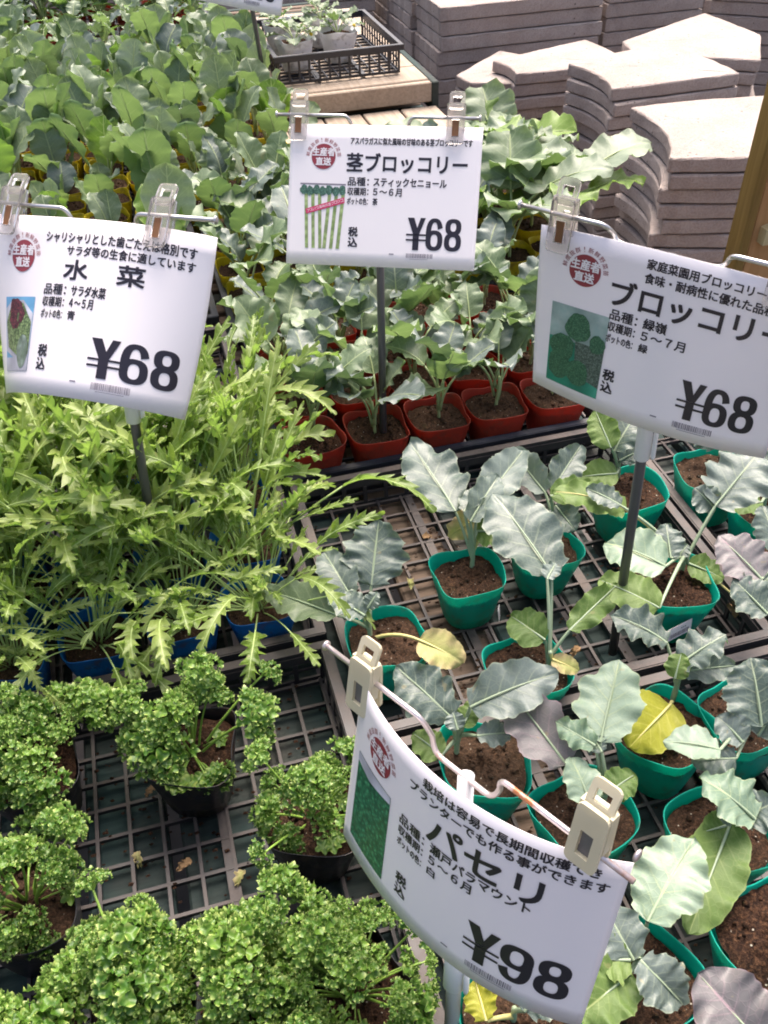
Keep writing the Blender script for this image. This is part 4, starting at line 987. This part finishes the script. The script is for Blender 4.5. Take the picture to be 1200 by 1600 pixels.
def price(body, x0=.64, x1=.925, y0=.638, y1=.868):
    p = Print(); d = (x1-x0)
    # yen drawn from strokes, digits from type
    def digit(ch, a0, a1, lay):
        gw, gh = (a1-a0)*CW, (y1-y0)*CHt; cx, cy = ((a0+a1)/2-.5)*CW, (.5-(y0+y1)/2)*CHt
        flip = -1 if ch == '9' else 1; sw, sh = .30*gw, .125*gh
        def arc(ox, oy, A, B, t0, t1, L, e=2.5, n=44):
            V = []; Fc = []
            for i in range(n+1):
                t = radians(t0+(t1-t0)*i/n); c_, s_ = cos(t), sin(t); r_ = (abs(c_)**e+abs(s_)**e)**(-1/e)
                for aa, bb in ((A, B), (A-sw, B-sh)): V.append((cx+flip*(ox+aa*c_*r_), cy+flip*(oy+bb*s_*r_)))
            Fc = [(2*i, 2*i+1, 2*i+3, 2*i+2) for i in range(n)]
            p.raw(V, Fc, 0, lay+L)
        if ch == '8':
            arc(0, .245*gh, .465*gw, .255*gh, 0, 360, 0); arc(0, -.215*gh, .5*gw, .285*gh, 0, 360, .00006)
        else:
            arc(0, -.185*gh, .5*gw, .315*gh, 0, 360, 0); arc(0, 0, .5*gw, .5*gh, 24, 205, .00006)
    digit(body[1], x0+d*.345, x0+d*.655, 0); digit(body[2], x0+d*.685, x0+d*.995, 0)
    w_ = d*.33; m_ = x0+w_/2; h = y1-y0; e = w_*.17
    p.poly([(x0+.0*w_, y0), (m_-e, y0+h*.50), (m_+e, y0+h*.50), (x0+w_*.36, y0)][::-1], 0)
    q = Print()
    q.poly([(x0+w_*.72, y0), (m_-e*.2, y0+h*.48), (m_+e, y0+h*.51), (x0+w_, y0)][::-1], 0)
    q.rect(m_-e, y0+h*.5, m_+e, y1)
    q.rect(x0-w_*.05, y0+h*.50, x0+w_*1.05, y0+h*.555); q.rect(x0-w_*.05, y0+h*.66, x0+w_*1.05, y0+h*.715)
    return [('price_lettering', p, ['ink'], .0007), ('yen_sign', q, ['ink'], .0009)]
def texts(intro, title, tbox, l1, l2, l3, bold=.02, off=0.):
    a = Print(); a.text(title, *tbox, -.05)
    b = Print(); d_ = Print(); z1 = Print()
    for (s_, x0, y0, x1, y1) in intro: b.text(s_, x0, y0, x1, y1, -.05)
    for (k1, v, x1, y0, y1) in ((('品種：'), l1[0], l1[1], .365, .425), ('収穫期：', l2[0], l2[1], .438, .492), ('ポットの色：', l3[0], l3[1], .51, .558)):
        d_.text(k1, .315, y0+off, .425, y1+off, -.04); d_.text(v, .45, y0+off, x1, y1+off, -.05)
    z1.text('税', .33, .72, .378, .785, -.07); z1.text('込', .33, .795, .378, .86, -.07)
    return [('title_lettering', a, ['ink'], .0007), ('intro_lettering', b, ['ink'], .0007), ('detail_lettering', d_, ['ink'], .0007), ('tax_lettering', z1, ['ink'], .0007)]

# middle sign (stem broccoli)
pm = Print(); M0 = dict(a='p_plate')
bg_ = Print(); bg_.rect(.062, .415, .305, .425); 
pk = Print()
for i in range(6):
    x = .085+i*.036; pk.poly([(x, .46), (x+.015, .88), (x+.032, .88), (x+.018, .46)] if i < 3 else [(x+.02, .46), (x+.0, .88), (x+.018, .88), (x+.038, .46)], 0)
pk2 = Print()
for i in range(7): pk2.blob(.082+i*.034, .462+.008*(i % 2), .020, .034, 0, .08, i)
pk3 = Print(); pk3.poly([(.095, .60), (.30, .51), (.302, .55), (.10, .635)][::-1], 0)
pk4 = Print()
for i, ch in enumerate('アスパラ風味の茎ブロッコ'):
    f = i/11; pk4.glyph(ch, (.112+f*.175-.5)*CW, (.5-(.612-f*.078))*CHt, .0040, radians(15.5), 0., 0)
art = stamp()+texts([('アスパラガスに似た風味の甘味のある茎ブロッコリーです', .32, .085, .95, .135)], '茎ブロッコリー', (.305, .195, .93, .325), ('スティックセニョール', .83), ('５〜６月', .60), ('茶', .475), .014)
art += price('¥68')+[barcode(.64, .893, .775, .925), ('picture', bg_, ['inkgrey'], .0006), ('picture', pk, ['p_stalk'], .0007), ('picture', pk2, ['p_crown'], .0009), ('picture', pk3, ['p_mag'], .0011), ('picture', pk4, ['card'], .0013)]
sign('white price card for stem broccoli at 68 yen, standing in the red-pot tray', (.3109, 1.1666, .461), (-32.4, 0, -23.9), (0, 0, 0), at(600, 738, .01), art, clips=(-.118, .092), over=.030, jogs=(.36, .66), sleeve=(.02, .02))

# left sign (mizuna)
lp = Print(); lp.rect(.075, .455, .27, .875, 0)
l2 = Print(); l2.poly([(.078, .52), (.12, .475), (.2, .475), (.268, .55), (.268, .80), (.22, .84), (.078, .76)][::-1], 0)
l3 = Print(); l3.poly([(.082, .60), (.11, .52), (.2, .49), (.264, .6), (.264, .78), (.2, .80), (.10, .74)][::-1], 0)
l4 = Print(); l4.blob(.158, .55, .052, .085, 0, .10, 4)
l5 = Print(); l5.blob(.222, .765, .040, .095, 0, .02, 5)
l6 = Print(); l6.rect(.075, .80, .27, .875, 0)
art = stamp(.175, .225)+texts([('シャリシャリとした歯ごたえは格別です', .29, .08, .93, .14), ('サラダ等の生食に適しています', .40, .155, .93, .21)], '水　菜', (.40, .235, .745, .345), ('サラダ水菜', .60), ('４〜５月', .555), ('青', .485), .018, .01)
art += price('¥68', .575, .93, .65, .87)+[barcode(.60, .895, .75, .935, 2), ('picture', lp, ['p_sky'], .0006), ('picture', l2, ['p_plate'], .0007), ('picture', l3, ['p_noodle'], .0009), ('picture', l4, ['p_meat'], .0011), ('picture', l6, ['p_plate'], .0010), ('picture', l5, ['p_glass'], .0013)]
sign('white price card for mizuna at 68 yen, standing among the mizuna at the left', (-.0813, .8915, .5049), (-42.9, -1.8, -33.8), (5.15, 21.46, -33.52), at(266, 990, .01), art, clips=(-.106, .070), overs=(.03, .058), jogs=(.36, .66), sleeve=(.12, .10), sleeverad=.0092)

# right sign (broccoli)
rp = Print(); rp.rect(.072, .42, .318, .63, 0); rp.rect(.072, .63, .318, .84, 1); rp.rect(.072, .84, .318, .925, 1)
r2 = Print(); r2.poly([(.19, .62), (.318, .62), (.318, .86), (.26, .84), (.2, .78)][::-1], 0)
r3 = Print(); r3.blob(.195, .535, .055, .085, 0, .05, 2); r3.blob(.285, .60, .034, .055, 0, .05, 3)
r4 = Print(); r4.blob(.135, .68, .055, .085, 0, .05, 5); r4.blob(.215, .81, .052, .08, 0, .05, 6)
r5 = Print(); r5.blob(.132, .80, .056, .085, 0, .05, 7)
art = stamp(.19, .20)+texts([('家庭菜園用ブロッコリーの代表', .42, .05, .97, .105), ('食味・耐病性に優れた品種です', .42, .125, .97, .18)], 'ブロッコリー', (.305, .20, .96, .345), ('緑嶺', .54), ('５〜７月', .62), ('緑', .485), .018)
art += price('¥68')+[barcode(.64, .893, .79, .93, 3), ('picture', rp, ['p_fade', 'p_teal'], .0006), ('picture', r2, ['p_hatch'], .0007), ('picture', r3, ['p_head'], .0009), ('picture', r4, ['p_head'], .0011), ('picture', r5, ['p_head'], .0013)]
sign('white price card for broccoli at 68 yen, on a pole among teal pots', (.4459, .6801, .4839), (-4.6, .2, -51.2), (.78, 5.71, -17.66), at(957, 1020, .01), art, clips=(-.108, .100), over=.046, jogs=(.30, .68), sleeve=(.125, .11), sleeverad=.0085)

# front sign (parsley), strongly bent
fp = Print(); fp.rect(.05, .36, .262, .90, 0)
f2 = Print(); f2.poly([(.05, .36), (.262, .36), (.262, .40), (.14, .43), (.05, .41)][::-1], 0)
art = stamp(.18, .225)+texts([('栽培は容易で長期間収穫でき', .39, .055, .93, .11), ('プランターでも作る事ができます', .34, .125, .96, .18)], 'パセリ', (.43, .215, .80, .365), ('瀬戸パラマウント', .78), ('５〜６月', .605), ('白', .48), .018)
art += price('¥98', .615, .94)+[barcode(.63, .893, .785, .93, 4), ('picture', fp, ['p_green'], .0006), ('picture', f2, ['p_plate'], .0009)]
sign('white bent price card for parsley at 98 yen on a white pole, nearest of all', (.1171, .3248, .2917), (-10.4, -2.0, -59.4), (4.16, 10.49, 4.85), at(700, 1700, .01), art, clips=(-.1285, .101), overs=(.046, .030), lift=(.003, .035), cs=1.42, fwdR=.008, jog=.036, backoff=.010, clipmat='cream', springmat='greyspring', wiremat='rusty', polemat='pole_white', jogs=(.37, .62), sleeve=None, polerad=.0066)

# far sign, only its lower corner in the frame
art = price('¥68')+[barcode(.64, .893, .79, .93, 6)]
fb = at(445, 190, .10)
ck = at(452, 8, .44)
sign('white price card cut by the top edge, only its lower corner in view', (ck.x-.110, ck.y+.065, .525), (-20, 8, -28), (0, 0, 0), (fb.x-.03, fb.y, .01), art, sleeve=(.10, .09))
print('objects', len(bpy.data.objects))

# ------------------------------------------------------------------ litter on the tray floors
def litter(x0, y0, x1, y1, n, seed, label, z=.0105):
    r = random.Random(seed); b = MB()
    for _ in range(n):
        x, y = r.uniform(x0, x1), r.uniform(y0, y1); s_ = r.uniform(.0008, .0028); a = r.uniform(0, 3)
        P = [Vector((s_*1.5*cos(a+q*1.571), s_*sin(a+q*1.571), r.uniform(-.3, .3)*s_)) for q in range(4)]
        c = Vector((x, y, z if r.random() < .35 else -.003+s_))
        b.add([c+p for p in P]+[c+Vector((0, 0, s_*.9)), c-Vector((0, 0, s_*.6))], [(0, 1, 4), (1, 2, 4), (2, 3, 4), (3, 0, 4), (1, 0, 5), (2, 1, 5), (3, 2, 5), (0, 3, 5)])
    tag(ob('soil_debris', b.mesh('soil_debris', 'soil', False)), label, 'debris', None, 'stuff')
litter(-.40, .32, .10, .76, 700, 1, 'spilled potting soil crumbs under the parsley tray grid')
litter(.15, .14, .65, 1.08, 1300, 2, 'spilled potting soil crumbs among the teal pots')
litter(.69, .64, 1.18, 1.08, 300, 3, 'spilled soil crumbs in the right hand tray')

# dropped dead leaves on the trays
rl = random.Random(77)
for i, (px, py) in enumerate([(215, 1330), (300, 1345), (640, 905), (905, 1010), (560, 880), (245, 1230), (1010, 1010), (660, 840), (380, 1360)]):
    p = at(px, py, .012); V, Fc, UV, mid = blade(.55, 900+i, 'round', .3, -1.2, .5, .2, 12, 4)
    o = ob('dropped_leaf', mk('dropped_leaf', [Vector(v)*rl.uniform(.014, .022) for v in V], Fc, 'dry' if i % 2 else 'senescent', None, UV), None, p, (rl.uniform(-.2, .3), rl.uniform(-.3, .3), rl.uniform(0, 6)))
    tag(o, ['small brown dead leaf', 'small yellow dead leaf'][i % 2 == 0]+' lying on the grid '+['of the parsley tray, leftmost', 'near the bottom parsley mass', 'left of the uppermost teal pot', 'below the frilly green leaf', 'behind the upright grey leaf by the mizuna', 'below the parsley nearest the mizuna', 'right of the right sign pole', 'in front of the red-pot tray', 'beside the parsley touching the curved card'][i], 'dead leaf')
